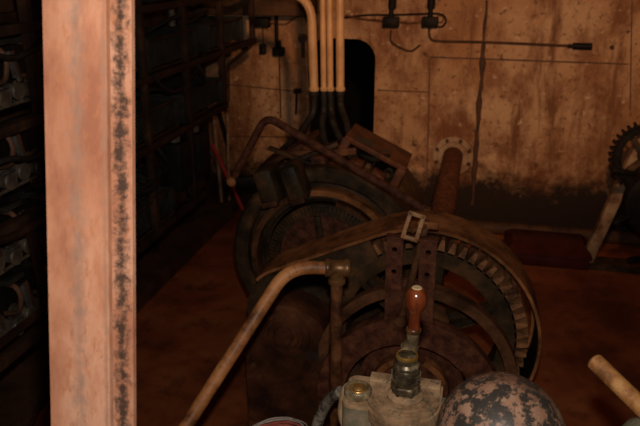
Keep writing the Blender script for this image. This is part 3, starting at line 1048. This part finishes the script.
cab = [
    ([ends[0] + V((0, 0, -.02)), ends[0] + V((-.004, 0, -.10)), pl(306, 124, 1, 3.10), pl(296, 137, 1, 3.02), pl(282, 150, 1, 2.90)], 'black cable swinging left from the leftmost conduit'),
    ([ends[1] + V((0, 0, -.02)), ends[1] + V((.0, 0, -.10)), pl(322, 122, 1, 3.10), pl(324, 140, 1, 3.02), pl(330, 152, 1, 2.95)], 'black cable dropping straight from the second conduit'),
    ([ends[2] + V((0, 0, -.02)), ends[2] + V((.004, 0, -.10)), pl(333, 122, 1, 3.08), pl(342, 142, 1, 2.98), pl(356, 156, 1, 2.88)], 'black cable dropping from the third conduit'),
    ([ends[3] + V((0, 0, -.02)), ends[3] + V((.004, 0, -.08)), pl(346, 122, 1, 3.05), pl(352, 143, 1, 2.95), pl(369, 158, 1, 2.85), pl(389, 157, 1, 2.82)], 'black cable looping right from the rightmost conduit'),
]
for pts, lab in cab:
    tag(obj('power_cable', MB().spline(pts, .0145, 12, 10), 'rubber', base=pts[-1]), lab, 'cable', 'cables between conduits and motor')

# ------------------------------------------------------------------ fittings on the back wall
def wpt(x, y, o=0.0):
    p = pl(x, y, 1, YB - o)
    return V((p.x, YB - o, p.z))


c0 = wpt(457, 156)
t = thing('shaft_flange', 'bolted cream-painted ring flange where the shaft enters the back wall', 'flange', (GX, YB, GZ - .13))
obj('ring', MB().lathe([(.066, 0), (.066, -.03), (.095, -.03), (.098, -.014), (.128, -.012), (.128, 0)], (GX, YB, GZ), YA_, 40), 'pale_paint', t)
for k in range(8):
    a = 2 * PI * (k + .5) / 8
    obj('bolt', MB().lathe([(0, -.028), (.012, -.028), (.012, -.010), (0, -.010)], (GX + .112 * math.cos(a), YB, GZ + .112 * math.sin(a)), YA_, 6), 'stain', t)

# horizontal cable runs with two switch boxes
for (px, py, lab) in ((391, 22, 'black junction box on the back wall near the oval opening'), (430, 22, 'black junction box on the back wall, right of its twin')):
    c = wpt(px, py, .03)
    t = thing('junction_box', lab, 'box', (c.x, YB, c.z - .035), 'junction boxes on the back wall')
    obj('body', MB().box(c, (.10, .06, .062), bevel=.006), 'black', t)
    obj('gland', MB().cyl(c + V((.0, 0, .03)), c + V((0, 0, .075)), .017, .013, 14), 'black', t)
    obj('cover', MB().box(c + V((0, -.034, 0)), (.08, .008, .045), bevel=.002), 'black', t)
    u = wpt(px + 1, 4, .03)
    t = thing('wall_bulb_holder', 'small dark lamp socket on the back wall above ' + ('the first junction box' if px == 391 else 'the second junction box'), 'socket', (u.x, YB, u.z - .03), 'lamp sockets on the back wall')
    obj('base', MB().box(u + V((0, .022, 0)), (.05, .016, .06), bevel=.004), 'black', t)
    obj('socket', MB().lathe([(0, -.035), (.016, -.035), (.02, -.01), (.02, .03), (.012, .04), (0, .04)], u, EZ, 16), 'black', t)


def run(name, pix, r, m, lab, cat='cable', off=.014, smooth=True, group=None):
    pts = [wpt(x, y, off) for (x, y) in pix]
    mb = MB().spline(pts, r, 8, 8) if smooth else MB().tube(pts, r, 8, fillet=.02)
    return tag(obj(name, mb, m, base=pts[0]), lab, cat, group)


run('wall_cable', [(345, 15), (362, 19), (383, 21)], .007, 'rust_brown', 'brown cable running from the conduits to the first junction box')
run('wall_cable', [(343, 18), (368, 15), (392, 15), (420, 14), (440, 14), (446, 20), (443, 26), (438, 27)], .006, 'black', 'black cable arching over the two junction boxes')
run('wall_cable', [(398, 22), (410, 23), (423, 22)], .007, 'rust_brown', 'short brown cable linking the two junction boxes')
run('wall_cable', [(391, 30), (391, 41), (399, 47), (411, 51), (420, 45)], .0065, 'stain', 'brown cable sagging below the first junction box')
t = thing('plug_cable', 'dark cable along the back wall ending in a black plug', 'cable', wpt(430, 32, .014))
obj('cable', MB().spline([wpt(429, 27, .014), wpt(430, 37, .014), wpt(438, 41, .014), wpt(480, 42, .014), wpt(530, 44, .014), wpt(574, 46, .014)], .0075, 8, 8), 'stain', t)
obj('plug', MB().cyl(wpt(573, 46, .018), wpt(592, 46.5, .018), .020, seg=14), 'black', t)
obj('plug_collar', MB().cyl(wpt(568, 46, .018), wpt(575, 46, .018), .012, seg=14), 'black', t)
t = tag(obj('screw_boss', MB().lathe([(0, -.012), (.012, -.012), (.014, 0)], wpt(612, 47.5), YA_, 12), 'stain'), 'tiny dark boss on the back wall, right of the black plug', 'stud')
t = tag(obj('ring_mark', MB().ring(wpt(440, 19), YA_, .016, .026, -.008, 0, 24), 'seam'), 'small raised ring on the back wall beside the right junction box', 'ring')

# rear left of the wall: rod with socket, small boxes, thin pipe
c = wpt(262, 22, .035)
t = thing('switch_box', 'flat black switch box on the wall under the brown beam', 'box', (c.x, YB, c.z - .03))
obj('body', MB().box(c, (.105, .07, .062), bevel=.005), 'black', t)
obj('wire_tail', MB().spline([c + V((.05, 0, 0)), wpt(285, 24, .02), wpt(297, 17, .02), wpt(312, 18, .02)], .006, 8), 'rust_brown', t)
c = wpt(263, 49, .02)
t = thing('toggle_switch', 'small black toggle switch on the wall below the switch box', 'switch', (c.x, YB, c.z - .03))
obj('body', MB().box(c, (.04, .04, .065), bevel=.004), 'black', t)
obj('toggle', MB().cyl(c, c + V((0, -.045, .02)), .006), 'black', t)
obj('feed_wire', MB().tube([c + V((0, .01, .03)), c + V((0, .01, .13))], .004), 'stain', t)
a, b = wpt(276, -6, .03), wpt(277, 52, .03)
t = thing('hanging_rod', 'thin dark rod hanging down the wall to a black socket', 'rod', (b.x, YB, b.z - .05))
obj('rod', MB().cyl(a + V((0, 0, .2)), b, .012), 'black', t)
obj('socket', MB().box(b + V((.012, 0, .004)), (.075, .058, .055), bevel=.008), 'black', t)
obj('knob', MB().cyl(b + V((.02, 0, .03)), b + V((.022, 0, .075)), .012, .008), 'black', t)
obj('drop_wire', MB().cyl(b + V((.01, .015, -.02)), wpt(281, 118, .012), .0045), 'stain', t)
t = thing('cap_light', 'small tan conduit cap at the head of the hanging rod', 'cap', wpt(277, 0, .03))
obj('cap', MB().lathe([(.020, -.03), (.028, -.02), (.028, .03), (0, .035)], wpt(277, 0, .03), EZ, 18), 'conduit', t)
t = thing('wall_hook', 'dark bracket strip on the wall beside the oval opening', 'bracket', wpt(303, 55, .01))
obj('strip', MB().bar(wpt(303, 36, .012), wpt(303, 58, .012), .02, .02, (1, 0, 0), .003), 'stain', t)
obj('head', MB().lathe([(0, -.03), (.028, -.03), (.028, 0)], wpt(303, 38), YA_, 14), 'seam', t)
t = thing('valve_handle', 'slim dark handle hanging on the wall above the bent pipe', 'handle', wpt(296, 114, .02))
obj('stem', MB().bar(wpt(297, 88, .007), wpt(296, 114, .007), .022, .012, (1, 0, 0), .003), 'black', t)
obj('head', MB().cyl(wpt(294, 91, .02), wpt(301, 91, .02), .016), 'black', t)
yw = YB - .10
g = lambda x, y: pl(x, y, 1, yw)
tag(obj('bent_conduit', MB().tube([g(253, -30), g(252.5, 44), g(228, 65), g(228.5, 101), g(217, 112), g(208, 116)], .011, 10, fillet=.02), 'beam'),
    'thin dark conduit stepping down past the end of the resistor rack', 'conduit')
tag(obj('thin_pipe', MB().tube([g(227, 90), g(229, 190), V((g(229, 190).x, yw, 0))], .010, 10), 'pale_paint'), 'thin pale upright pipe against the back wall left of the motor', 'pipe')
tag(obj('thin_pipe', MB().tube([pl(213, 108, 1, yw - .05), pl(222, 206, 1, yw - .05)], .012, 10), 'pale_paint'), 'pale slanting pipe behind the red rod', 'pipe')
a, b = pl(212, 144, 1, YB - .16), pl(243, 210, 1, YB - .35)
b = V((b.x, b.y, max(b.z, .004)))
tag(obj('red_rod', MB().cyl(a, b, .013), 'red_rod', base=b), 'bright red rod leaning in the corner left of the motor', 'rod')
a, b = pl(217, 105, 1, YB - .006), pl(229, 150, 1, YB - .006)
tag(obj('dark_strip', MB().bar(a, b, .03, .012, (0, 1, 0)), 'black'), 'dark strip slanting down the wall behind the red rod', 'strip')

# ------------------------------------------------------------------ red lid on the floor and the cross beam at the foot of the wall
t = thing('red_floor_lid', 'low red box with chamfered lid on the floor below the back wall', 'box', (.46, 4.05, 0))
obj('body', MB().box((.46, 4.05, .035), (.46, .30, .07), bevel=.008), 'red_lid', t)
mb = MB()
n_ = 5
lo = [(-.24, -.165), (.24, -.165), (.24, .165), (-.24, .165)]
hi = [(-.20, -.11), (.20, -.11), (.20, .11), (-.20, .11)]
va = [mb.bm.verts.new((.46 + u, 4.05 + v, .0705)) for u, v in lo]
vm = [mb.bm.verts.new((.46 + u, 4.05 + v, .085)) for u, v in lo]
vb = [mb.bm.verts.new((.46 + u, 4.05 + v, .125)) for u, v in hi]
mb.bm.faces.new(va[::-1])
mb.bm.faces.new(vb)
for k in range(4):
    mb.bm.faces.new((va[k], va[(k + 1) % 4], vm[(k + 1) % 4], vm[k]))
    mb.bm.faces.new((vm[k], vm[(k + 1) % 4], vb[(k + 1) % 4], vb[k]))
obj('lid', mb, 'red_lid', t)
for s_ in (-1, 1):
    obj('hinge', MB().cyl((.46 + s_ * .26, 4.0, .045), (.46 + s_ * .26, 4.12, .045), .022), 'machine', t)
tag(obj('floor_pipe', MB().tube([(.0, 4.36, .045), (1.7, 4.36, .045)], .04, 14), 'stain'), 'thick rusty pipe lying along the foot of the back wall', 'pipe')

# ------------------------------------------------------------------ hand winch at the right
RY = 3.9
t = thing('hand_winch', 'dark toothed hand winch on a pale slanted leg at the right edge', 'winch', (.88, RY, 0))
gc = V((.90, RY, .695))
mb = MB()
mb.lathe([(.135, -.025), (.172, -.025), (.172, .025), (.135, .025), (.135, -.025)], gc, YA_, 48)
for k in range(34):
    a = 2 * PI * k / 34
    ca, sa = math.cos(a), math.sin(a)
    mb.prism([(.168, -.011), (.195, -.006), (.195, .006), (.168, .011)], (gc.x, gc.y, gc.z), (ca, 0, sa), (-sa, 0, ca), YA_, -.025, .025)
obj('gear', mb, 'black', t)
mb = MB()
for k in range(4):
    a = PI / 4 + PI / 2 * k
    mb.bar(gc + V((.03 * math.cos(a), 0, .03 * math.sin(a))), gc + V((.14 * math.cos(a), 0, .14 * math.sin(a))), .03, .02, (0, 1, 0))
mb.cyl(gc + V((0, -.04, 0)), gc + V((0, .04, 0)), .045)
obj('gear_spider', mb, 'machine', t)
a, b = V((.68, RY + .10, .0)), V((.90, RY + .10, .82))
obj('leg', MB().bar(a, b, .062, .06, (0, 1, 0), .004), 'pale_paint', t, label='slanted leg in flaking cream paint')
obj('leg', MB().bar(V((1.25, RY + .10, 0)), V((1.02, RY + .10, .80)), .075, .06, (0, 1, 0), .004), 'pale_paint', t)
obj('foot_plate', MB().box((.95, RY + .10, .012), (.80, .16, .024), bevel=.003), 'machine', t)
obj('axle', MB().cyl(gc + V((0, -.40, -.12)), gc + V((0, .16, -.12)), .03), 'machine', t)
wc = pl(664, 203, 1, RY - .30)
obj('hand_wheel', MB().lathe([(0, -.05), (.155, -.05), (.185, -.04), (.20, 0), (.185, .04), (.155, .05), (0, .05)], wc, YA_, 40), 'black', t)
for (px, py, qx, qy) in ((634, 174, 612, 170), (634, 214, 613, 224), (648, 256, 628, 261)):
    p, q = pl(px, py, 1, wc.y - .03), pl(qx, qy, 1, wc.y - .06)
    obj('grip', MB().lathe([(0, 0), (.012, 0), (.015, .05), (.019, (q - p).length - .01), (.014, (q - p).length), (0, (q - p).length)], p, q - p, 14), 'black', t)
obj('drum_stand', MB().bar((wc.x + .04, wc.y + .02, 0), (wc.x + .04, wc.y + .02, wc.z), .10, .08, (0, 1, 0)), 'black', t)

# ------------------------------------------------------------------ equipment rack along the left wall
RX = -1.30          # front plane of the rack
rack = t = thing('equipment_rack', 'rusty angle-iron rack along the left wall carrying resistor banks', 'rack', (RX - .15, 2.4, 0))
for y, z0 in ((1.25, .57), (1.86, .57), (2.56, .57), (2.98, .57), (3.44, .945), (3.95, 1.22)):
    obj('upright', MB().box((RX, y, (z0 + 2.35) / 2), (.028, .028, 2.35 - z0), bevel=.002), 'frame', t)
    obj('upright', MB().box((XL + .05, y, 1.175), (.04, .04, 2.35), bevel=.002), 'frame', t)
for z, y1 in ((.60, 3.10), (.975, 3.46), (1.25, 3.98), (1.52, 3.98)):
    obj('rail', MB().box((RX, (1.1 + y1) / 2, z - .016), (.036, y1 - 1.1, .028), bevel=.002), 'frame', t)
    obj('rail', MB().box((RX - .28, (1.1 + y1) / 2, z - .016), (.036, y1 - 1.1, .028), bevel=.002), 'frame', t)
for z, ys in ((.60, (1.3, 2.2, 3.05)), (.975, (1.3, 2.2, 3.4)), (1.25, (1.3, 2.2, 3.1, 3.9)), (1.52, (1.3, 2.2, 3.1, 3.9))):
    for y in ys:
        obj('cross_rail', MB().box((RX - .14 - .1, y, z - .034), (.50, .03, .008)), 'frame', t)

# resistor bank: end plates, rods, fins
def bank(loc, label, ln=.50):
    x, y, z = loc
    r = thing('resistor_bank', label, 'resistor', loc, 'resistor banks on the rack')
    mb = MB()
    n = int(ln / .016)
    for k in range(n):
        mb.box((x - .13, y + .02 + (ln - .04) * k / (n - 1), z + .066), (.235, .005, .105))
    obj('grid', mb, 'grid', r)
    for yy_ in (y + .003, y + ln - .003):
        obj('end_plate', MB().box((x - .13, yy_, z + .066), (.27, .007, .13), bevel=.001), 'grid', r)
    for (dx_, dz_) in ((.0, .125), (-.26, .125), (.0, .006), (-.26, .006)):
        obj('tie_rod', MB().cyl((x + dx_ - .002, y, z + dz_), (x + dx_ - .002, y + ln, z + dz_), .006, seg=8), 'frame', r)
    return r


b0 = bank((RX, 2.62, 1.253), 'dark resistor bank on the upper rail just right of the pink post')
for loc, lab in (((RX, 3.28, 1.253), 'dark resistor bank at the far end of the upper rail, below the beam'),
                 ((RX, 2.36, .978), 'dark resistor bank on the middle rail just right of the pink post'),
                 ((RX, 2.92, .978), 'dark resistor bank at the far end of the middle rail, above the dark cans'),
                 ((RX, 2.24, .603), 'dark resistor bank on the lowest rail under the heap of cable'),
                 ((RX, 2.70, 1.523), 'dark resistor bank on the topmost rail, upper left')):
    dup(b0, loc, lab)
# two tall dark cans hung under the middle rail
for (y, x, lab) in ((2.86, RX - .03, 'tall dark can under the middle rail, nearer one with a pale cap'), (3.06, RX - .02, 'tall dark can under the middle rail, farther one')):
    t = thing('relay_can', lab, 'can', (x, y, .70), 'dark cans under the middle rail')
    obj('body', MB().box((x, y, .80), (.11, .13, .22), bevel=.008), 'black', t)
    obj('neck', MB().lathe([(0, 0), (.03, 0), (.03, .02), (.022, .03), (.022, .055), (0, .055)], (x, y, .91), EZ, 16), 'porcelain', t)
    obj('hanger', MB().box((x, y, .66), (.03, .14, .09)), 'frame', t)
tag(obj('back_panel', MB().box((XL + .10, 2.75, .80), (.012, .8, .22)), 'pale_paint'), 'pale panel glimpsed behind the dark cans', 'panel')
# heap of cable over the lowest bank
t = thing('cable_heap', 'loose heap of black cable loops on the lowest resistor bank', 'cable', (RX - .1, 2.5, .735))
mb = MB()
for k in range(7):
    c = V((RX - .10 + random.uniform(-.03, .03), 2.52 + random.uniform(-.04, .04), .755 + .012 * k))
    pts = []
    for j in range(21):
        a = 2 * PI * j / 20
        pts.append(c + V(((.09 + .01 * math.sin(3 * a + k)) * math.cos(a), (.20 - .015 * k) * math.sin(a), .02 * math.sin(2 * a + k))))
    mb.tube(pts, .012, 8)
obj('coil', mb, 'rubber', t)
# loose leads and bars hanging between the banks
leads = [([(RX + .02, 2.60, 1.25), (RX + .03, 2.7, 1.17), (RX, 2.9, 1.14), (RX, 3.1, 1.2), (RX, 3.2, 1.26)], 'lead sagging under the upper resistor banks, nearer loop'),
         ([(RX, 3.05, 1.25), (RX + .03, 3.1, 1.18), (RX + .01, 3.15, 1.12), (RX - .05, 3.2, 1.11)], 'short hooked lead under the upper rail near the far end'),
         ([(RX - .1, 2.4, 1.14), (RX + .01, 2.6, 1.19), (RX - .02, 2.85, 1.13), (RX - .05, 3.1, 1.16)], 'lead lying across the top of the middle resistor banks'),
         ([(RX - .05, 2.7, 1.40), (RX, 2.9, 1.45), (RX - .03, 3.1, 1.41), (RX - .05, 3.4, 1.44)], 'lead lying across the top of the upper resistor banks'),
         ([(RX - .01, 2.62, .97), (RX + .02, 2.64, .90), (RX + .01, 2.70, .84), (RX - .03, 2.72, .80)], 'short lead dropping beside the dark cans')]
for p, lab in leads:
    tag(obj('lead', MB().spline(p, .008, 8, 8), 'rubber', base=p[0]), lab, 'cable', 'leads between the resistor banks')
for (y, z, lab) in ((3.02, 1.40, 'pale upright insulator on the upper resistor bank, nearer one'), (3.12, 1.40, 'pale upright insulator on the upper resistor bank, farther one'),
                    (2.46, 1.115, 'small pale insulator on the middle resistor bank by the post')):
    x = RX - .07
    t = thing('insulator', lab, 'insulator', (x, y, z), 'pale insulators on the rack')
    hh = .12 if z > 1.2 else .05
    obj('body', MB().lathe([(0, 0), (.016, 0), (.016, hh * .3), (.02, hh * .35), (.016, hh * .45), (.016, hh * .7), (.02, hh * .75), (.016, hh), (0, hh)], (x, y, z), EZ, 14), 'porcelain', t)

# contactors on the near bay, seen left of the post
def contactor(loc, label):
    x, y, z = loc
    r = thing('contactor', label, 'contactor', loc, 'contactors on the near bay of the rack')
    obj('base_panel', MB().box((x - .10, y, z + .13), (.02, .19, .27), bevel=.002), 'black', r)
    c = MB().lathe([(0, -.05), (.034, -.05), (.038, -.044), (.030, -.040), (.030, .040), (.038, .044), (.034, .05), (0, .05)], (x - .045, y - .035, z + .055), (1, 0, 0), 20)
    obj('coil', c, 'porcelain', r)
    obj('coil', MB().lathe([(0, -.05), (.034, -.05), (.038, -.044), (.030, -.040), (.030, .040), (.038, .044), (.034, .05), (0, .05)], (x - .045, y + .055, z + .070), (1, 0, 0), 20), 'porcelain', r)
    obj('contact_strap', MB().tube([(x - .08, y - .03, z + .25), (x + .01, y - .03, z + .245), (x + .03, y - .03, z + .20), (x + .01, y - .03, z + .12), (x - .06, y - .03, z + .11)], .011, 8, fillet=.03), 'copper', r)
    obj('contact_strap', MB().bar((x + .005, y + .035, z + .23), (x + .02, y + .045, z + .11), .03, .008, (1, 0, 0), .001), 'copper', r)
    obj('contact_finger', MB().bar((x + .02, y - .005, z + .235), (x + .025, y + .010, z + .13), .014, .014, (1, 0, 0), .003), 'dull_steel', r)
    obj('contact_finger', MB().bar((x + .012, y + .015, z + .23), (x + .03, y + .025, z + .115), .012, .012, (1, 0, 0), .003), 'dull_steel', r)
    obj('arc_shield', MB().box((x - .035, y - .01, z + .258), (.09, .10, .022), Matrix.Rotation(math.radians(-14), 3, 'Y'), .003), 'grid', r)
    obj('terminal_bar', MB().cyl((x - .02, y - .09, z + .018), (x - .01, y + .085, z + .024), .008), 'porcelain', r)
    obj('terminal_bar', MB().cyl((x + .005, y - .085, z + .10), (x + .005, y - .01, z + .10), .007), 'dull_steel', r)
    for s_ in (-.06, .02, .075):
        obj('stud', MB().lathe([(0, 0), (.013, 0), (.013, .014), (.006, .016), (.006, .03), (0, .03)], (x - .09, y + s_, z + .01), (1, 0, 0), 10), 'dull_steel', r)
    return r


first = contactor((RX - .03, 1.63, 1.27), 'contactor on the top tier, farthest left in the photo')
for ch in first.children:
    ch.data.transform(Matrix.Scale(.74, 4))
tiers = ((1.27, 1.63, 'top tier'), (1.03, 1.60, 'second tier'), (.80, 1.57, 'third tier'), (.58, 1.53, 'bottom tier'))
for z, y, nm in tiers:
    for k, wh in enumerate(('farthest left in the photo', 'between two others', 'next to the pink post')):
        if z == 1.27 and k == 0:
            continue
        dup(first, (RX - .03, y + .15 * k, z), 'contactor on the %s, %s' % (nm, wh))
t = thing('bus_bar', 'dark bent strap crossing the near bay, with a bar dropping from it', 'strap', (RX + .05, 1.7, 1.0))
obj('strap', MB().spline([(RX + .045, 1.45, .985), (RX + .05, 1.6, .955), (RX + .05, 1.75, .955), (RX + .04, 1.88, .985), (RX + .0, 1.98, 1.03)], .013, 8, 8), 'frame', t)
obj('drop_bar', MB().bar((RX + .05, 1.67, .96), (RX + .06, 1.70, .35), .030, .012, (1, 0, 0)), 'frame', t)
obj('cross_strut', MB().bar((RX + .02, 1.24, .66), (RX + .02, 1.95, .655), .012, .022, (0, 0, 1)), 'frame', rack)
obj('diagonal_brace', MB().bar((RX + .0, 1.50, .26), (RX + .0, 1.98, .60), .014, .03, (0, 0, 1)), 'frame', rack)
for (p, lab) in (([(RX - .02, 1.50, 1.43), (RX + .03, 1.6, 1.46), (RX + .02, 1.75, 1.43), (RX + .02, 1.9, 1.45)], 'lead draped over the upper contactors'),
                 ([(RX - .02, 1.52, 1.14), (RX + .03, 1.64, 1.165), (RX + .01, 1.78, 1.13), (RX, 1.92, 1.15)], 'lead draped over the middle contactors')):
    tag(obj('lead', MB().spline(p, .009, 8, 8), 'rubber', base=p[0]), lab, 'cable', 'leads over the contactors')
# low kerb under the rack
struct('baseboard_left', MB().box(((XL - 1.60) / 2, 2.6, .04), (-1.60 - XL, 3.7, .08)), 'beam')

# ------------------------------------------------------------------ loose wire and sheathed cable near the handrail foot
wx = dp(276, 433, 1.62)
def loops(n, seed, rad):
    rnd = random.Random(seed)
    mb = MB()
    for k in range(n):
        c = wx + V((rnd.uniform(-.012, .012), rnd.uniform(-.012, .012), rnd.uniform(-.012, .012)))
        pts = []
        ra, rb = .056 + rnd.uniform(-.008, .008), .05 + rnd.uniform(-.006, .006)
        for j in range(25):
            a = 2 * PI * j / 24
            pts.append(c + V((ra * math.cos(a), .035 * math.cos(a + .6) + rnd.uniform(-.001, .001), rb * math.sin(a))))
        mb.tube(pts, rad, 6)
    return mb


t = thing('wire_coil', 'small coil of loose pale wire at the bottom edge, left of the handrail upright', 'wire', (wx.x, wx.y, wx.z))
obj('bare_wire', loops(5, 3, .0017), 'wire', t)
obj('pink_wire', loops(4, 9, .0019), 'wire_red', t)
obj('hanger_wire', MB().spline([wx + V((.0, .0, -.045)), V((wx.x + .02, wx.y + .01, .30)), V((wx.x + .01, wx.y, .0))], .0018, 6), 'wire', t)
e0 = dp(330, 400, 1.55)
tag(obj('sheathed_cable', MB().spline([dp(341, 392, 1.50), dp(331, 398, 1.56), dp(322, 412, 1.60), dp(316, 432, 1.62), dp(314, 470, 1.66), V((-.40, 1.30, .02))], .013, 10, 8), 'sheath', base=(-.40, 1.30, .02)),
    'grey braided cable curling down beside the handrail upright', 'cable')

# ------------------------------------------------------------------ camera and light
cam = bpy.data.cameras.new('camera')
cam.sensor_width = 36
cam.lens = 36 * F / 640
cam.clip_start = .02
cam.dof.use_dof = True
cam.dof.focus_distance = 1.3
cam.dof.aperture_fstop = 8
co = bpy.data.objects.new('camera', cam)
COL.objects.link(co)
co.location = CP
co.rotation_euler = Matrix((RT, UP, -FW)).transposed().to_euler()
sc.camera = co


def lamp(name, kind, loc, energy, col, size, look=None):
    l = bpy.data.lights.new(name, kind)
    l.energy = energy
    l.color = col
    if kind == 'AREA':
        l.shape = 'DISK'
        l.size = size
    else:
        l.shadow_soft_size = size
    o = bpy.data.objects.new(name, l)
    COL.objects.link(o)
    o.location = loc
    if look is not None:
        o.rotation_euler = (V(look) - V(loc)).to_track_quat('-Z', 'Y').to_euler()
    return o


fl = CP + UP * .095 + FW * .03 + RT * .01
lamp('camera_flash', 'AREA', fl, 10.8, (1.0, .90, .79), .03, fl + FW + UP * .12)
wl = lamp('added_wall_spot', 'SPOT', (.12, .75, 2.22), 200, (1.0, .56, .29), .05, (-.04, 4.5, 1.52))  # spot added out of view to brighten the upper back wall
wl.data.spot_size = math.radians(58)
wl.data.spot_blend = .75
w = bpy.data.worlds.new('dim_interior')
w.use_nodes = True
w.node_tree.nodes['Background'].inputs['Color'].default_value = (.9, .55, .32, 1)
w.node_tree.nodes['Background'].inputs['Strength'].default_value = .003
sc.world = w
sc.view_settings.view_transform = 'Standard'
sc.view_settings.look = 'None'
sc.view_settings.exposure = 0
sc.view_settings.gamma = 1
sc.view_settings.use_curve_mapping = False
